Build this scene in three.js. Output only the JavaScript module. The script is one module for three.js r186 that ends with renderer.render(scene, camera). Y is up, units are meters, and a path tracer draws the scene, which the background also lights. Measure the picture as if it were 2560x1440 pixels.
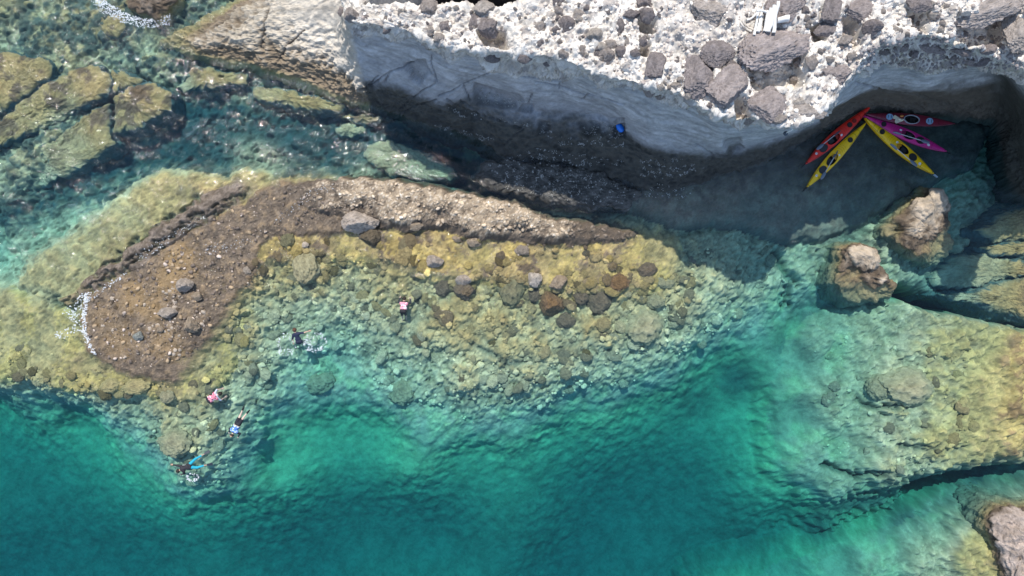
import * as THREE from 'three';
import { mergeGeometries, mergeVertices } from 'three/addons/utils/BufferGeometryUtils.js';
import { createNoise2D, createNoise3D } from 'simplex-noise';
import { MeshBVH } from 'three-mesh-bvh';

// ---------------------------------------------------------------- camera, sky, sun, exposure
const HC = 40, PPM = 43;                                   // camera height; pixels of the 2560 wide photograph per metre at sea level
const scene = new THREE.Scene();
const camera = new THREE.PerspectiveCamera(2 * Math.atan(720 / PPM / HC) * 180 / Math.PI, 16 / 9, 1, 600);
camera.position.set(0, HC, 0); camera.up.set(0, 0, -1); camera.lookAt(0, 0, 0);
scene.add(camera);

const SUN = new THREE.Vector3(-0.2, 1.56, -0.98).normalize();
const sun = new THREE.DirectionalLight(new THREE.Color(1.0, 0.955, 0.88), 5);
sun.name = 'sun'; sun.position.copy(SUN).multiplyScalar(90); sun.castShadow = true;
Object.assign(sun.shadow.camera, { left: -45, right: 45, top: 35, bottom: -35, near: 10, far: 200 }); sun.shadow.mapSize.set(4096, 4096); sun.shadow.radius = 1;
scene.add(sun, sun.target);

{ // clear summer sky: deep blue overhead, paler towards the horizon
  const W = 256, H = 128, d = new Float32Array(W * H * 4);
  for (let j = 0; j < H; j++) for (let i = 0; i < W; i++) {
    const el = ((j + 0.5) / H - 0.5) * Math.PI, az = ((i + 0.5) / W - 0.5) * 2 * Math.PI;
    const v = new THREE.Vector3(Math.cos(az) * Math.cos(el), Math.sin(el), Math.sin(az) * Math.cos(el));
    const t = Math.pow(Math.max(0, 1 - Math.max(0, v.y)), 2.2), c = Math.max(0, v.dot(SUN));
    const g = 0.12 * Math.pow(c, 6) + 0.5 * Math.pow(c, 24) + 1.6 * Math.pow(c, 120);  // aureole round the sun, strengthened to make the ripples sparkle
    d.set([0.25 + 0.42 * t + g, 0.42 + 0.40 * t + g, 0.76 + 0.25 * t + g, 1], (j * W + i) * 4);
  }
  const sky = new THREE.DataTexture(d, W, H, THREE.RGBAFormat, THREE.FloatType);
  sky.mapping = THREE.EquirectangularReflectionMapping; sky.magFilter = sky.minFilter = THREE.LinearFilter; sky.needsUpdate = true;
  scene.background = sky; scene.environment = sky; scene.backgroundIntensity = 1; scene.environmentIntensity = 1;
}
const renderer = new THREE.WebGLRenderer({ antialias: true });
renderer.toneMapping = THREE.LinearToneMapping; renderer.toneMappingExposure = 1;
renderer.shadowMap.enabled = true; renderer.setSize(1024, 576);

// ---------------------------------------------------------------- helpers
function mulberry(a) { return () => { a |= 0; a = a + 0x6D2B79F5 | 0; let t = Math.imul(a ^ a >>> 15, 1 | a); t = t + Math.imul(t ^ t >>> 7, 61 | t) ^ t; return ((t ^ t >>> 14) >>> 0) / 4294967296; }; }
const R = mulberry(20240611);
const n2 = createNoise2D(mulberry(11)), n2b = createNoise2D(mulberry(12)), n3 = createNoise3D(mulberry(13));
const clamp = (x, a = 0, b = 1) => Math.min(b, Math.max(a, x)), lerp = (a, b, t) => a + (b - a) * t;
const sst = (a, b, x) => { const t = clamp((x - a) / (b - a)); return t * t * (3 - 2 * t); };
const fbm = (x, z, o = 4) => { let s = 0, a = 0.5, f = 1; for (let i = 0; i < o; i++) { s += a * n2(x * f, z * f + i * 17.3); a *= 0.5; f *= 2.03; } return s; };
const fbm3 = (x, y, z, o = 4) => { let s = 0, a = 0.5, f = 1; for (let i = 0; i < o; i++) { s += a * n3(x * f, y * f, z * f + i * 9.7); a *= 0.5; f *= 2.03; } return s; };
const ridged3 = (x, y, z, o = 4) => { let s = 0, a = 0.5, f = 1; for (let i = 0; i < o; i++) { s += a * (1 - 2 * Math.abs(n3(x * f, y * f, z * f + i * 9.7))); a *= 0.5; f *= 2.1; } return s; };
const mix3 = (a, b, t) => [lerp(a[0], b[0], t), lerp(a[1], b[1], t), lerp(a[2], b[2], t)];
const at = (px, py, h = 0) => { const k = (HC - h) / HC / PPM; return [(px - 1280) * k, (py - 720) * k]; };     // photograph point -> x, z at height h
const pixelOf = (x, y, z) => { const k = PPM * HC / (HC - y); return [1280 + x * k, 720 + z * k]; };
const hash = (i, j, s) => { let h = Math.imul(i, 374761393) + Math.imul(j, 668265263) + Math.imul(s, 2147483647 - 5); h = Math.imul(h ^ h >>> 13, 1274126177); return ((h ^ h >>> 16) >>> 0) / 4294967296; };
function cells(x, z, size, seed) {                          // nearest jittered point: distance in cell sizes, second distance, and its own random number
  const gx = x / size, gz = z / size, ix = Math.floor(gx), iz = Math.floor(gz); let d1 = 9, d2 = 9, id = 0;
  for (let a = -1; a <= 1; a++) for (let b = -1; b <= 1; b++) {
    const i = ix + a, j = iz + b, dx = i + hash(i, j, seed) - gx, dz = j + hash(i, j, seed + 1) - gz, d = dx * dx + dz * dz;
    if (d < d1) { d2 = d1; d1 = d; id = hash(i, j, seed + 2); } else if (d < d2) d2 = d;
  }
  return [Math.sqrt(d1), Math.sqrt(d2), id];
}
const counts = {};
const numbered = (n) => { const k = counts[n] = (counts[n] ?? -1) + 1; return k ? n + '_' + String(k).padStart(3, '0') : n; };
function add(o, name, label, category, group) {
  o.name = numbered(name); scene.add(o);
  if (label) o.userData.label = label; if (category) o.userData.category = category; if (group) o.userData.group = group;
  return o;
}
const struct = (o, name, label) => { add(o, name, label); o.userData.kind = 'structure'; return o; };
function part(parent, name, geometry, material) { const m = new THREE.Mesh(geometry, material); m.name = name; m.castShadow = m.receiveShadow = true; parent.add(m); return m; }
const mesh = (g, m) => { const o = new THREE.Mesh(g, m); o.castShadow = o.receiveShadow = true; return o; };

// fine grain shared by all rock: one tile of noise, five metres across
function grainTexture(N, seed, rough) {
  const d = new Uint8Array(N * N * 4), r = mulberry(seed), octaves = [];
  for (let f = 8; f <= N / 2; f *= 2) { const a = new Float32Array(f * f); for (let i = 0; i < a.length; i++) a[i] = r(); octaves.push([f, a]); }
  for (let y = 0; y < N; y++) for (let x = 0; x < N; x++) {
    let s = 0, w = 0;
    octaves.forEach(([f, a], k) => {
      const u = x / N * f, v = y / N * f, i = Math.floor(u), j = Math.floor(v), p = (t) => t * t * (3 - 2 * t), fu = p(u - i), fv = p(v - j), g = (a0, b0) => a[(b0 % f) * f + a0 % f], wt = Math.pow(rough, k);
      s += wt * lerp(lerp(g(i, j), g(i + 1, j), fu), lerp(g(i, j + 1), g(i + 1, j + 1), fu), fv); w += wt;
    });
    const c = clamp((s / w - 0.5) * 2.6 + 0.5) * 255; d.set([c, c, c, 255], (y * N + x) * 4);
  }
  const t = new THREE.DataTexture(d, N, N); t.wrapS = t.wrapT = THREE.RepeatWrapping; t.magFilter = THREE.LinearFilter; t.minFilter = THREE.LinearMipmapLinearFilter; t.generateMipmaps = true; t.needsUpdate = true; return t;
}
const grain = grainTexture(1024, 5, 0.85), grainFine = grain.clone(); grainFine.repeat.set(2.3, 2.3); grainFine.needsUpdate = true;
const tint = grainTexture(512, 9, 0.9); // colour grain, mapped to 0.72 .. 1
{ const a = tint.image.data; for (let i = 0; i < a.length; i += 4) { const v = 165 + a[i] / 255 * 90; a[i] = a[i + 1] = a[i + 2] = v; } }
const rock = (roughness, bump, opts = {}) => new THREE.MeshStandardMaterial({ vertexColors: true, roughness, map: tint, bumpMap: grain, bumpScale: bump, ...opts });

// ---------------------------------------------------------------- terrain: depths read from the photograph
const DEPTH = `0,0,-2.2 80,60,-2 160,20,-3 60,110,-4 200,120,-3.5 330,110,-4.5 260,60,-2 380,60,-1.6 300,30,-1.2 460,60,-3 440,130,-4 470,190,-2.8 520,280,-6 600,350,-5 650,385,-4.2 560,370,-4.9 780,330,-5.6 820,400,-5.2 700,420,-3.8 900,420,-4.4 960,300,-4 1050,350,-5 1100,400,-5.8 1150,450,-5.8
450,300,-6.2 330,400,-6.6 200,480,-6.6 100,520,-6.2 0,560,-5 20,620,-3.6 30,660,-2.5 150,430,-3.2 60,440,-2.6 0,470,-3 330,440,-5.6 420,400,-6.2 130,300,-3 1250,480,-3.8 1400,522,-3.4 1550,550,-3.4 1700,575,-3.4 1850,588,-3.8 2000,612,-4.4 2080,605,-4
1650,520,-2.4 1850,500,-2.6 2000,520,-2.8 2100,540,-3 2150,450,-3 2250,420,-3 2350,400,-3.4 2400,330,-3.2 2250,340,-3 2100,400,-2.6 1950,450,-2.4 2470,350,-3 2300,480,-3.4 2200,560,-4 2430,480,-2.2 2420,560,-4 2450,1205,-3 2300,1260,-4.4 2150,1312,-4.6 2000,1352,-5.4 2560,1190,-2.4 2540,400,-3.4
2050,700,-4.6 2000,800,-4.4 2250,680,-3.5 2230,600,-2.8 2300,700,-4.6 2350,770,-5.4 2200,770,-4.8 700,640,-.35 640,600,-.15 800,620,-.45 1000,620,-.3 1200,640,-.3 1400,640,-.22 1550,640,-.3 1650,640,-.5 700,720,-1 850,700,-1 1000,720,-.8 1150,760,-.7 1300,780,-.7 1450,780,-.75 1600,760,-1 1700,720,-1.3 1800,700,-1.7 1900,700,-2.3 1750,640,-1.1 1850,620,-1.7 1950,640,-2.6
620,820,-1.5 560,880,-1.0 700,800,-1.9 800,780,-2 850,870,-3.6 900,790,-1.7 950,850,-2.2 1000,830,-1.6 1100,860,-1.6 1200,860,-1.4 1300,880,-1.5 1400,870,-1.4 1500,870,-1.5 1600,850,-1.6 1700,820,-1.9 1780,790,-2.2 1850,830,-3.4 1050,940,-2.8 1150,950,-1.7 1250,960,-1.6 1350,960,-1.9 1450,930,-2 1550,940,-2.4 1650,910,-2.4 1000,1000,-3 1100,1050,-3.3 1200,1080,-3.4 1320,1060,-3.6 1450,1010,-4.3 1600,990,-4.4 1750,910,-4 1200,1150,-5.7 1400,1110,-6 1600,1070,-5.9 1750,1000,-5.9
950,1080,-5.2 800,950,-3.3 720,930,-2.9 640,960,-2.1 600,1000,-2 720,1050,-4.5 700,1130,-5.2 850,1080,-5.4 520,950,-1.3 400,960,-.8 250,950,-.8 100,900,-.9 50,820,-.7 100,760,-.8 60,965,-2.4 0,950,-2.2 0,1000,-4.4 150,1010,-3.8 300,1000,-2.3 100,1080,-6 250,1080,-5.3 400,1060,-1.8 500,1060,-1.4 580,1090,-1.5 480,1130,-1.5 560,1180,-1.6 470,1195,-2 540,1225,-2.6 640,1160,-4.8 600,1260,-5.2
380,1150,-3.8 350,1250,-5 250,1200,-5.3 130,1200,-5.7 50,1280,-5 200,1330,-5.9 400,1320,-5.7 550,1350,-5.6 100,1420,-6.5 400,1430,-6.5 700,1300,-6.2 900,1250,-6.7 800,1430,-7 1100,1300,-7.1 1500,1250,-7.2 1400,1430,-7.4 1700,1200,-7 1750,1430,-7 1830,1060,-6 1800,930,-5.2 1900,900,-3.9 1890,960,-3.9 1930,1010,-3.6 1900,1060,-4 1930,1130,-3.9 1990,1220,-3.9 2060,1285,-4.2 2000,1000,-3 1960,940,-3.3 2010,1120,-3.2 1850,980,-5.6 1880,1250,-4.8 1950,1340,-6 1880,1400,-6.4
-300,100,-6 -300,700,-4 -300,1300,-6 700,1800,-8 1800,1800,-8 2900,1700,-5 2900,900,-1 -400,-300,-5 500,-300,-5 200,-150,-4`.trim().split(/\s+/).map((s) => { let [px, py, h] = s.split(',').map(Number); if (py < 570 && px < 1240 && px > -150) h *= px < 450 && py < 330 ? .52 : px < 1000 ? .5 : .72; if (px > 1990 && px < 2500 && py > 540 && py < 790) h *= .62; h *= h > -4.6 ? lerp(.45, 1, sst(-1.6, -4.4, h)) : lerp(1, 1.5, sst(-4.6, -6.4, h)); return [...at(px, py, h), h]; });
const GX = 150, GZ = 90, X0 = -44, X1 = 44, Z0 = -26, Z1 = 26, base = new Float32Array(GX * GZ);
for (let j = 0; j < GZ; j++) for (let i = 0; i < GX; i++) {
  const x = lerp(X0, X1, i / (GX - 1)), z = lerp(Z0, Z1, j / (GZ - 1)); let s = 0, w = 0;
  for (const [a, b, h] of DEPTH) { const k = 1 / Math.pow((x - a) ** 2 + (z - b) ** 2 + 0.25, 1.35); s += k * h; w += k; }
  base[j * GX + i] = s / w;
}
for (let pass = 0; pass < 7; pass++) { const b = base.slice(); for (let j = 1; j < GZ - 1; j++) for (let i = 1; i < GX - 1; i++) { const k = j * GX + i; base[k] = b[k] * 0.4 + 0.15 * (b[k - 1] + b[k + 1] + b[k - GX] + b[k + GX]); } }
for (let pass = 0; pass < 30; pass++) { const b = base.slice(); for (let j = 1; j < GZ - 1; j++) for (let i = 1; i < GX - 1; i++) { const k = j * GX + i, w = sst(-4.4, -6, b[k]); base[k] = lerp(b[k], .25 * (b[k - 1] + b[k + 1] + b[k - GX] + b[k + GX]), w); } }
function baseHeight(x, z) {
  const u = clamp((x - X0) / (X1 - X0)) * (GX - 1.001), v = clamp((z - Z0) / (Z1 - Z0)) * (GZ - 1.001), i = Math.floor(u), j = Math.floor(v), k = j * GX + i;
  return lerp(lerp(base[k], base[k + 1], u - i), lerp(base[k + GX], base[k + GX + 1], u - i), v - j);
}

// rock masses: outline in photograph points, heights of the top at some of them; steep = metres of drop per metre outside the outline
const poly = (s) => s.trim().split(/\s+/).map((p) => p.split(',').map(Number));
const FEATURES = [], MASSES = [];
function feature(o) {
  o.tops = poly(o.tops).map(([px, py, h]) => [...at(px, py, h), h]);
  const topAt = (x, z) => { let s = 0, w = 0; for (const [a, b, h] of o.tops) { const k = 1 / ((x - a) ** 2 + (z - b) ** 2 + 0.05) ** 1.5; s += k * h; w += k; } return s / w; };
  o.topAt = topAt;
  o.points = poly(o.outline).map(([px, py]) => { let [x, z] = at(px, py, 0); [x, z] = at(px, py, topAt(x, z)); return [x, z]; });
  const xs = o.points.map((p) => p[0]), zs = o.points.map((p) => p[1]); o.box = [Math.min(...xs) - 9, Math.max(...xs) + 9, Math.min(...zs) - 9, Math.max(...zs) + 9];
  o.steep ??= 1.6; o.round ??= 0.2; o.wobble ??= 0.18; o.rough ??= 0.05; (o.label ? MASSES : FEATURES).push(o);
}
function inside(o, x, z) {                                  // signed distance to the outline, positive inside
  let d = 1e9, c = false; const p = o.points;
  for (let i = 0, j = p.length - 1; i < p.length; j = i++) {
    const [ax, az] = p[j], [bx, bz] = p[i], ex = bx - ax, ez = bz - az, t = clamp(((x - ax) * ex + (z - az) * ez) / (ex * ex + ez * ez)), qx = x - ax - ex * t, qz = z - az - ez * t;
    d = Math.min(d, qx * qx + qz * qz);
    if ((bz > z) !== (az > z) && x < (ax - bx) * (z - bz) / (az - bz) + bx) c = !c;
  }
  return (c ? 1 : -1) * Math.sqrt(d);
}
const SLABS = 'submerged rock slabs off the left end of the cliff';
// -- slabs under water, upper left
feature({ kind: 'slab', name: 'rock_slab', label: 'brown weedy rock slab cut by the left photo edge, topmost of the slab row', group: SLABS, outline: '-80,120 0,130 70,137 120,151 125,186 46,243 0,278 -80,330', tops: '0,200,-.25 100,165,-.25 -60,300,-.6', steep: 7 });
feature({ kind: 'slab', name: 'rock_slab', label: 'small pale green rock slab with square corner, above the long slab', group: SLABS, outline: '130,116 211,116 232,144 190,165 134,176', tops: '150,140,-.7 220,140,-.9', steep: 7 });
feature({ kind: 'slab', name: 'rock_slab', label: 'longest brown and yellow slab slanting across the upper left water', group: SLABS, outline: '-70,345 0,299 46,253 123,200 197,165 243,162 267,190 267,232 176,281 88,327 0,362 -70,400', tops: '220,195,-.15 120,250,-.35 20,320,-.5 160,285,-.8', steep: 7 });
feature({ kind: 'slab', name: 'rock_slab', label: 'small triangular weedy slab beside the vertical joint in the rock', group: SLABS, outline: '274,172 309,179 352,200 281,230', tops: '300,195,-.4', steep: 8 });
feature({ kind: 'slab', name: 'rock_slab', label: 'blunt brown slab nose pointing at the open channel, right of the vertical joint', group: SLABS, outline: '292,234 327,212 369,206 425,225 422,271 350,305 281,334 281,243', tops: '360,235,-.1 300,310,-.5 400,255,-.3', steep: 8 });
feature({ kind: 'slab', name: 'rock_slab', label: 'wide yellow green slab fading into deep water, lowest of the slabs', group: SLABS, outline: '265,257 271,341 288,352 246,387 176,429 88,468 0,500 -70,520 -70,480 0,457 35,397 141,341 197,299', tops: '250,310,-.4 170,370,-.7 60,450,-1.2 -40,495,-1.8', steep: 4 });
feature({ kind: 'slab', name: 'rock_slab', label: 'pale submerged rock near the top photo edge, left of the foaming rock', group: SLABS, outline: '190,-10 239,-10 246,35 190,39', tops: '215,15,-.9', steep: 4 });
feature({ kind: 'slab', name: 'rock_slab', label: 'yellow submerged rock just below the white foam at the top', group: SLABS, outline: '211,84 246,34 302,32 310,60 299,88 243,91', tops: '280,60,-.35 225,85,-.7', steep: 6 });
feature({ kind: 'slab', name: 'rock_slab', label: 'narrow greenish submerged rock fin in the upper left corner', group: SLABS, outline: '116,102 158,46 169,67 151,88', tops: '150,75,-1.3', steep: 4 });
feature({ kind: 'emergent', name: 'rock', label: 'dark rock breaking the surface in white foam at the top edge', category: 'rock', outline: '306,-30 436,-30 430,10 415,24 387,39 352,28 316,14', tops: '370,0,.55 400,25,.25 330,5,.2', steep: 2.2, rough: .12 });
feature({ kind: 'slab', name: 'rock_slab', label: 'yellow submerged slab between the bare rock tongue and the open channel', group: SLABS, outline: '436,216 475,167 530,170 570,177 612,190 615,207 563,214 457,226', tops: '520,190,-.4 450,215,-.9 600,200,-.5', steep: 6 });
feature({ kind: 'slab', name: 'rock_slab', label: 'long narrow yellow submerged ridge along the foot of the bare rock', group: SLABS, outline: '629,231 643,212 686,218 774,239 858,262 854,278 774,271 686,257 633,243', tops: '660,232,-.6 760,256,-.4 850,270,-.5', steep: 5 });
feature({ kind: 'slab', name: 'rock_slab', label: 'small submerged yellow ledge touching the shaded cliff foot', group: SLABS, outline: '848,291 900,282 945,292 940,303 900,306', tops: '890,294,-.6', steep: 4 });
feature({ kind: 'slab', name: 'rock_slab', label: 'small round greenish submerged rock below the yellow ledge', group: SLABS, outline: '832,322 870,306 915,316 905,334 850,342', tops: '880,322,-.9', steep: 4 });
feature({ kind: 'slab', name: 'rock_slab', label: 'smooth oval submerged rock, half in the cliff shadow, above the reef', group: SLABS, outline: '908,385 925,356 960,349 1000,358 1070,385 1130,420 1145,440 1120,450 1040,446 960,430 920,407', tops: '960,385,-.9 1060,415,-1.2 1120,440,-1.4', steep: 2.4, rough: .03 });
// -- the reef
feature({ kind: 'shelf', name: 'reef', outline: '50,712 80,655 180,592 270,520 340,470 400,438 500,444 560,458 600,436 655,440 640,470 520,510 440,560 340,640 260,700 170,745', tops: '100,690,-.55 200,620,-.6 300,540,-.6 420,460,-.35 520,470,-.15 620,450,-.2 440,520,-.4 330,620,-.35', steep: .9, rough: .08 });
feature({ kind: 'dike', name: 'reef', outline: '135,745 200,705 260,668 340,600 440,530 520,480 600,448 642,456 636,476 560,523 500,550 440,592 340,662 280,690 210,738 165,760', tops: '170,745,.0 260,690,.22 340,630,.3 440,560,.38 520,505,.3 580,475,.1 630,465,-.05', steep: 4, round: .25, rough: .035 });
feature({ kind: 'platform', name: 'reef', outline: '215,745 290,700 360,655 450,600 520,558 600,520 660,475 720,460 800,470 870,530 850,575 760,585 690,580 640,610 640,680 590,730 560,770 520,830 480,890 430,950 340,930 260,905 220,870 205,800', tops: '240,780,.12 300,720,.12 400,720,.14 440,680,.06 330,820,.2 450,810,.32 400,880,.25 300,880,.18 500,620,.16 600,600,.14 560,700,.06 520,780,.12 640,540,.12 740,500,.2 800,555,.16 700,490,.15 470,900,.0', steep: .8, round: .1, rough: .11 });
feature({ kind: 'pale', name: 'reef', outline: '700,470 780,455 850,447 920,445 1000,455 1100,474 1180,489 1240,500 1290,510 1330,528 1370,548 1420,551 1480,562 1540,572 1575,584 1540,595 1480,594 1400,590 1300,590 1200,575 1120,560 1000,552 900,540 800,520 730,500', tops: '800,475,.55 900,480,.85 1000,490,.9 1100,505,.9 1200,530,.95 1300,545,1 1390,570,.75 1480,578,.4 1570,588,.15 720,480,.25 900,530,.4 1100,545,.4 1300,580,.4', steep: 1.0, round: .1, rough: .13, extra: (x, z) => z < lerp(-5.2, -3.3, clamp((x + 13) / 21)) ? 3.5 : 0 });
feature({ kind: 'weed', name: 'reef', outline: '600,620 690,585 860,580 960,575 1100,575 1250,600 1450,605 1600,590 1680,600 1690,640 1680,690 1600,720 1450,720 1300,700 1150,690 1000,660 900,640 780,630 640,650', tops: '700,600,.02 900,600,-.08 1000,600,.03 1200,630,-.1 1400,640,-.12 1500,610,.02 1550,650,-.15 1650,650,-.35 1300,610,.08 1100,600,.06', steep: .7, round: .1, rough: .07 });
feature({ kind: 'weed', name: 'reef', outline: '-60,720 30,735 120,760 180,800 215,880 260,910 340,935 430,955 520,900 600,800 640,700 600,860 560,940 480,1000 420,1000 350,980 250,985 150,965 60,945 -60,940', tops: '20,800,-.5 100,850,-.5 200,920,-.35 300,950,-.3 420,970,-.35 520,920,-.5 600,800,-.7', steep: 1.1, round: .15, rough: .1 });
// -- ledges at the foot of the cliff, in its shadow
feature({ kind: 'ledge', name: 'rock_ledge', label: 'dark barnacled rock ledge in shadow at the cliff foot, cut off by a narrow channel', category: 'rock ledge', outline: '1192,438 1212,406 1262,401 1340,412 1452,416 1560,456 1545,462 1610,484 1570,520 1450,512 1330,492 1240,472', tops: '1230,430,.12 1350,440,.3 1450,450,.3 1540,490,.12 1300,470,.15', steep: 2.2, round: .15, rough: .1 });
feature({ kind: 'cove', name: 'seabed', outline: '1560,500 1640,450 1800,400 1960,380 2060,320 2250,280 2420,290 2480,320 2440,400 2350,440 2240,500 2150,560 2060,590 1960,592 1880,560 1800,545 1700,560', tops: '1640,490,-.1 1750,500,-.25 1900,520,-.6 2000,480,-.5 2100,430,-.5 2200,380,-.6 2300,400,-.9 2400,340,-.8 2050,560,-1 2150,530,-1.1 2000,390,-.2 1850,440,-.15 2250,310,-.25', steep: 1.6, round: .3, rough: .05 });
// -- right side
feature({ kind: 'slab', name: 'reef', outline: '1690,600 1760,590 1860,578 1900,590 1960,625 1990,690 1950,730 1850,740 1750,690', tops: '1720,620,-.9 1800,620,-1.1 1880,620,-1.4 1940,690,-2.2', steep: 1.4, rough: .1 });
feature({ kind: 'islet', name: 'sea_stack', label: 'blocky brown rock islet with pale right rim, left of the two', category: 'rock', outline: '2094,704 2120,620 2172,614 2198,642 2196,660 2244,712 2228,742 2144,754 2110,734', tops: '2150,640,.7 2190,652,.8 2210,690,.35 2170,690,.2 2130,690,-.1 2200,735,-.5 2130,735,-.7 2240,715,.1', steep: 9, round: .12, rough: .2 });
feature({ kind: 'islet', name: 'sea_stack', label: 'pale topped rock islet standing in the shaded cove mouth, right of the two', category: 'rock', outline: '2213,578 2245,550 2282,528 2342,474 2366,500 2380,600 2380,622 2342,660 2310,646 2250,602', tops: '2320,520,1.0 2342,490,.9 2290,565,.8 2300,590,.5 2345,560,.4 2265,560,.3 2235,575,-.5 2350,620,-.4 2335,650,-.7 2370,600,-.3 2300,625,.0', steep: 9, round: .12, rough: .2 });
const RS = 'sunlit slabs along the right edge';
feature({ kind: 'bank', name: 'rock_slab', label: 'uppermost sunlit yellow green slab at the right photo edge', group: RS, outline: '2448,575 2500,545 2560,515 2680,460 2680,600 2560,598 2490,604', tops: '2480,575,-.6 2600,550,-.2', steep: 2.5, round: .25 });
feature({ kind: 'bank', name: 'rock_slab', label: 'thin wedge of slab between two dark cracks at the right edge', group: RS, outline: '2455,614 2560,606 2680,590 2680,655 2560,640 2480,632', tops: '2480,620,-.5 2640,620,-.2', steep: 2.5, round: .2 });
feature({ kind: 'bank', name: 'rock_slab', label: 'green rounded slab pointing left towards the pale islet', group: RS, outline: '2328,694 2380,642 2440,630 2560,652 2680,665 2680,690 2560,690 2420,720 2360,722', tops: '2370,685,-1.5 2460,670,-.8 2600,675,-.25', steep: 2.4, round: .35 });
feature({ kind: 'bank', name: 'rock_slab', label: 'striped yellow slab above the black diagonal crack at the right edge', group: RS, outline: '2362,742 2440,722 2560,696 2680,692 2680,830 2560,793 2440,762', tops: '2400,742,-1.2 2480,735,-.5 2600,740,-.15', steep: 2.4, round: .25 });
feature({ kind: 'bank', name: 'reef_bank', outline: '1960,880 2040,805 2180,768 2262,752 2400,788 2480,802 2560,816 2700,840 2700,1180 2560,1170 2470,1182 2336,1200 2312,1232 2260,1272 2180,1284 2116,1288 2060,1210 1985,1165 1950,1050', tops: '1970,900,-3.2 1960,1050,-3.4 2060,860,-2.3 2100,1000,-1.9 2050,1130,-2.5 2150,1230,-2 2200,850,-1.4 2250,950,-1 2250,1060,-1 2250,1180,-1.1 2350,850,-.9 2380,980,-.8 2380,1100,-.6 2450,860,-.6 2470,980,-.3 2480,1120,-.25 2560,900,.2 2550,1020,.25 2560,1130,.15 2700,1000,.8', extra: (x, z) => z > lerp(13.2, 10.4, clamp((x - 15) / 14)) - .3 ? 1.0 * sst(20, 27, x) : z < lerp(1, 2.5, clamp((x - 22) / 7)) && x > 21.5 ? 3 : 0, wobble: .2, steep: 1.0, round: .3, rough: .08 });
feature({ kind: 'bank', name: 'reef_bank', outline: '1820,1540 1960,1450 2060,1410 2140,1380 2300,1335 2420,1295 2560,1238 2700,1195 2700,1540', tops: '1960,1450,-4.6 2080,1400,-3.6 2200,1360,-2.6 2200,1440,-2.4 2330,1320,-1.8 2330,1420,-1.2 2430,1290,-1.1 2430,1400,-.4 2500,1250,-.6 2500,1400,-.1 2600,1250,-.1', extra: (x, z) => z < lerp(14.6, 11, clamp((x - 15) / 14)) ? 1.6 * sst(15, 20, x) : 0, steep: 1, round: .4, rough: .09 });
feature({ kind: 'emergent', name: 'rock', label: 'bare pinkish grey boulder at the bottom right corner', category: 'rock', outline: '2488,1300 2506,1285 2535,1278 2580,1282 2700,1300 2700,1500 2560,1480 2538,1440 2518,1392 2500,1344', tops: '2520,1310,.6 2560,1340,1.1 2600,1400,1.4 2550,1400,.9', steep: 5, round: .25, rough: .14, pink: true });

const PALE = [.44, .34, .235], WET = [.135, .098, .066], OCHRE = [.31, .205, .095], WEED = [.37, .285, .125], OLIVE = [.46, .41, .255], DEEPROCK = [.52, .48, .31], SAND = [.42, .57, .25], DARK = [.075, .072, .064], SHADE = [.18, .158, .12];
// dark bottom: the darkness of deep water painted into the floor colour (photograph point, radius in points, strength)
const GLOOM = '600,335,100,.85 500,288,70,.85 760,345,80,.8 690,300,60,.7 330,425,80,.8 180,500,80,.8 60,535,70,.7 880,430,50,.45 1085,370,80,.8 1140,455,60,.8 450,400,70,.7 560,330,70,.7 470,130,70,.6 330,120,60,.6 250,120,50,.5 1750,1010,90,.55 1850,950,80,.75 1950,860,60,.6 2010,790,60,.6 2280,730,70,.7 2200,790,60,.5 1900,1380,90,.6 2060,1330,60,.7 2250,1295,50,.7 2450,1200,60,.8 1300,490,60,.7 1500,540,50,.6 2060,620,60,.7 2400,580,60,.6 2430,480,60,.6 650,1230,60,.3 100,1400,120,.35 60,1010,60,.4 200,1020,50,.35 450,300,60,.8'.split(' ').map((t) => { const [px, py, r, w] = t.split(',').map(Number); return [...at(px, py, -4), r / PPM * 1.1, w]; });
const segDist = (px, py, l) => { let d = 1e9; for (let i = 1; i < l.length; i++) { const [ax, ay] = l[i - 1], [bx, by] = l[i], ex = bx - ax, ey = by - ay, t = clamp(((px - ax) * ex + (py - ay) * ey) / (ex * ex + ey * ey)); d = Math.min(d, Math.hypot(px - ax - ex * t, py - ay - ey * t)); } return d; };
// narrow joints and gullies: line in photograph points, half width in points, depth in metres
const GOLD = '450,650,50,1 420,700,40,1 335,740,45,.9 380,770,40,.8 300,850,50,.6 420,860,45,.6 255,790,30,.5'.split(' ').map((t) => { const [px, py, r, w] = t.split(',').map(Number); return [...at(px, py, .1), r / PPM, w]; });
const TRENCHES = [['2270,732 2350,764 2440,782 2560,806 2700,832', 15, 2.6], ['150,762 210,742 340,666 450,592 560,526 636,480', 5, .3], ['1880,1385 2000,1350 2120,1316 2230,1292 2320,1250 2420,1220 2560,1196 2700,1180', 56, 2.05], ['255,690 330,625 440,550 520,498', 7, .35], ['1200,870 1250,900 1330,905', 8, .3], ['2090,1180 2160,1200 2220,1190', 8, .7], ['2240,1110 2330,1120 2400,1105', 6, .4], ['2170,1010 2200,1030 2260,1012', 7, .5], ['1950,640 2000,700 1990,760', 12, .6]].map(([l, w, d]) => ({ pts: poly(l).map(([px, py]) => at(px, py, -1)), w: w / PPM, d })).map((t) => ({ ...t, box: [Math.min(...t.pts.map((p) => p[0])) - 2, Math.max(...t.pts.map((p) => p[0])) + 2, Math.min(...t.pts.map((p) => p[1])) - 2, Math.max(...t.pts.map((p) => p[1])) + 2] }));
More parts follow.
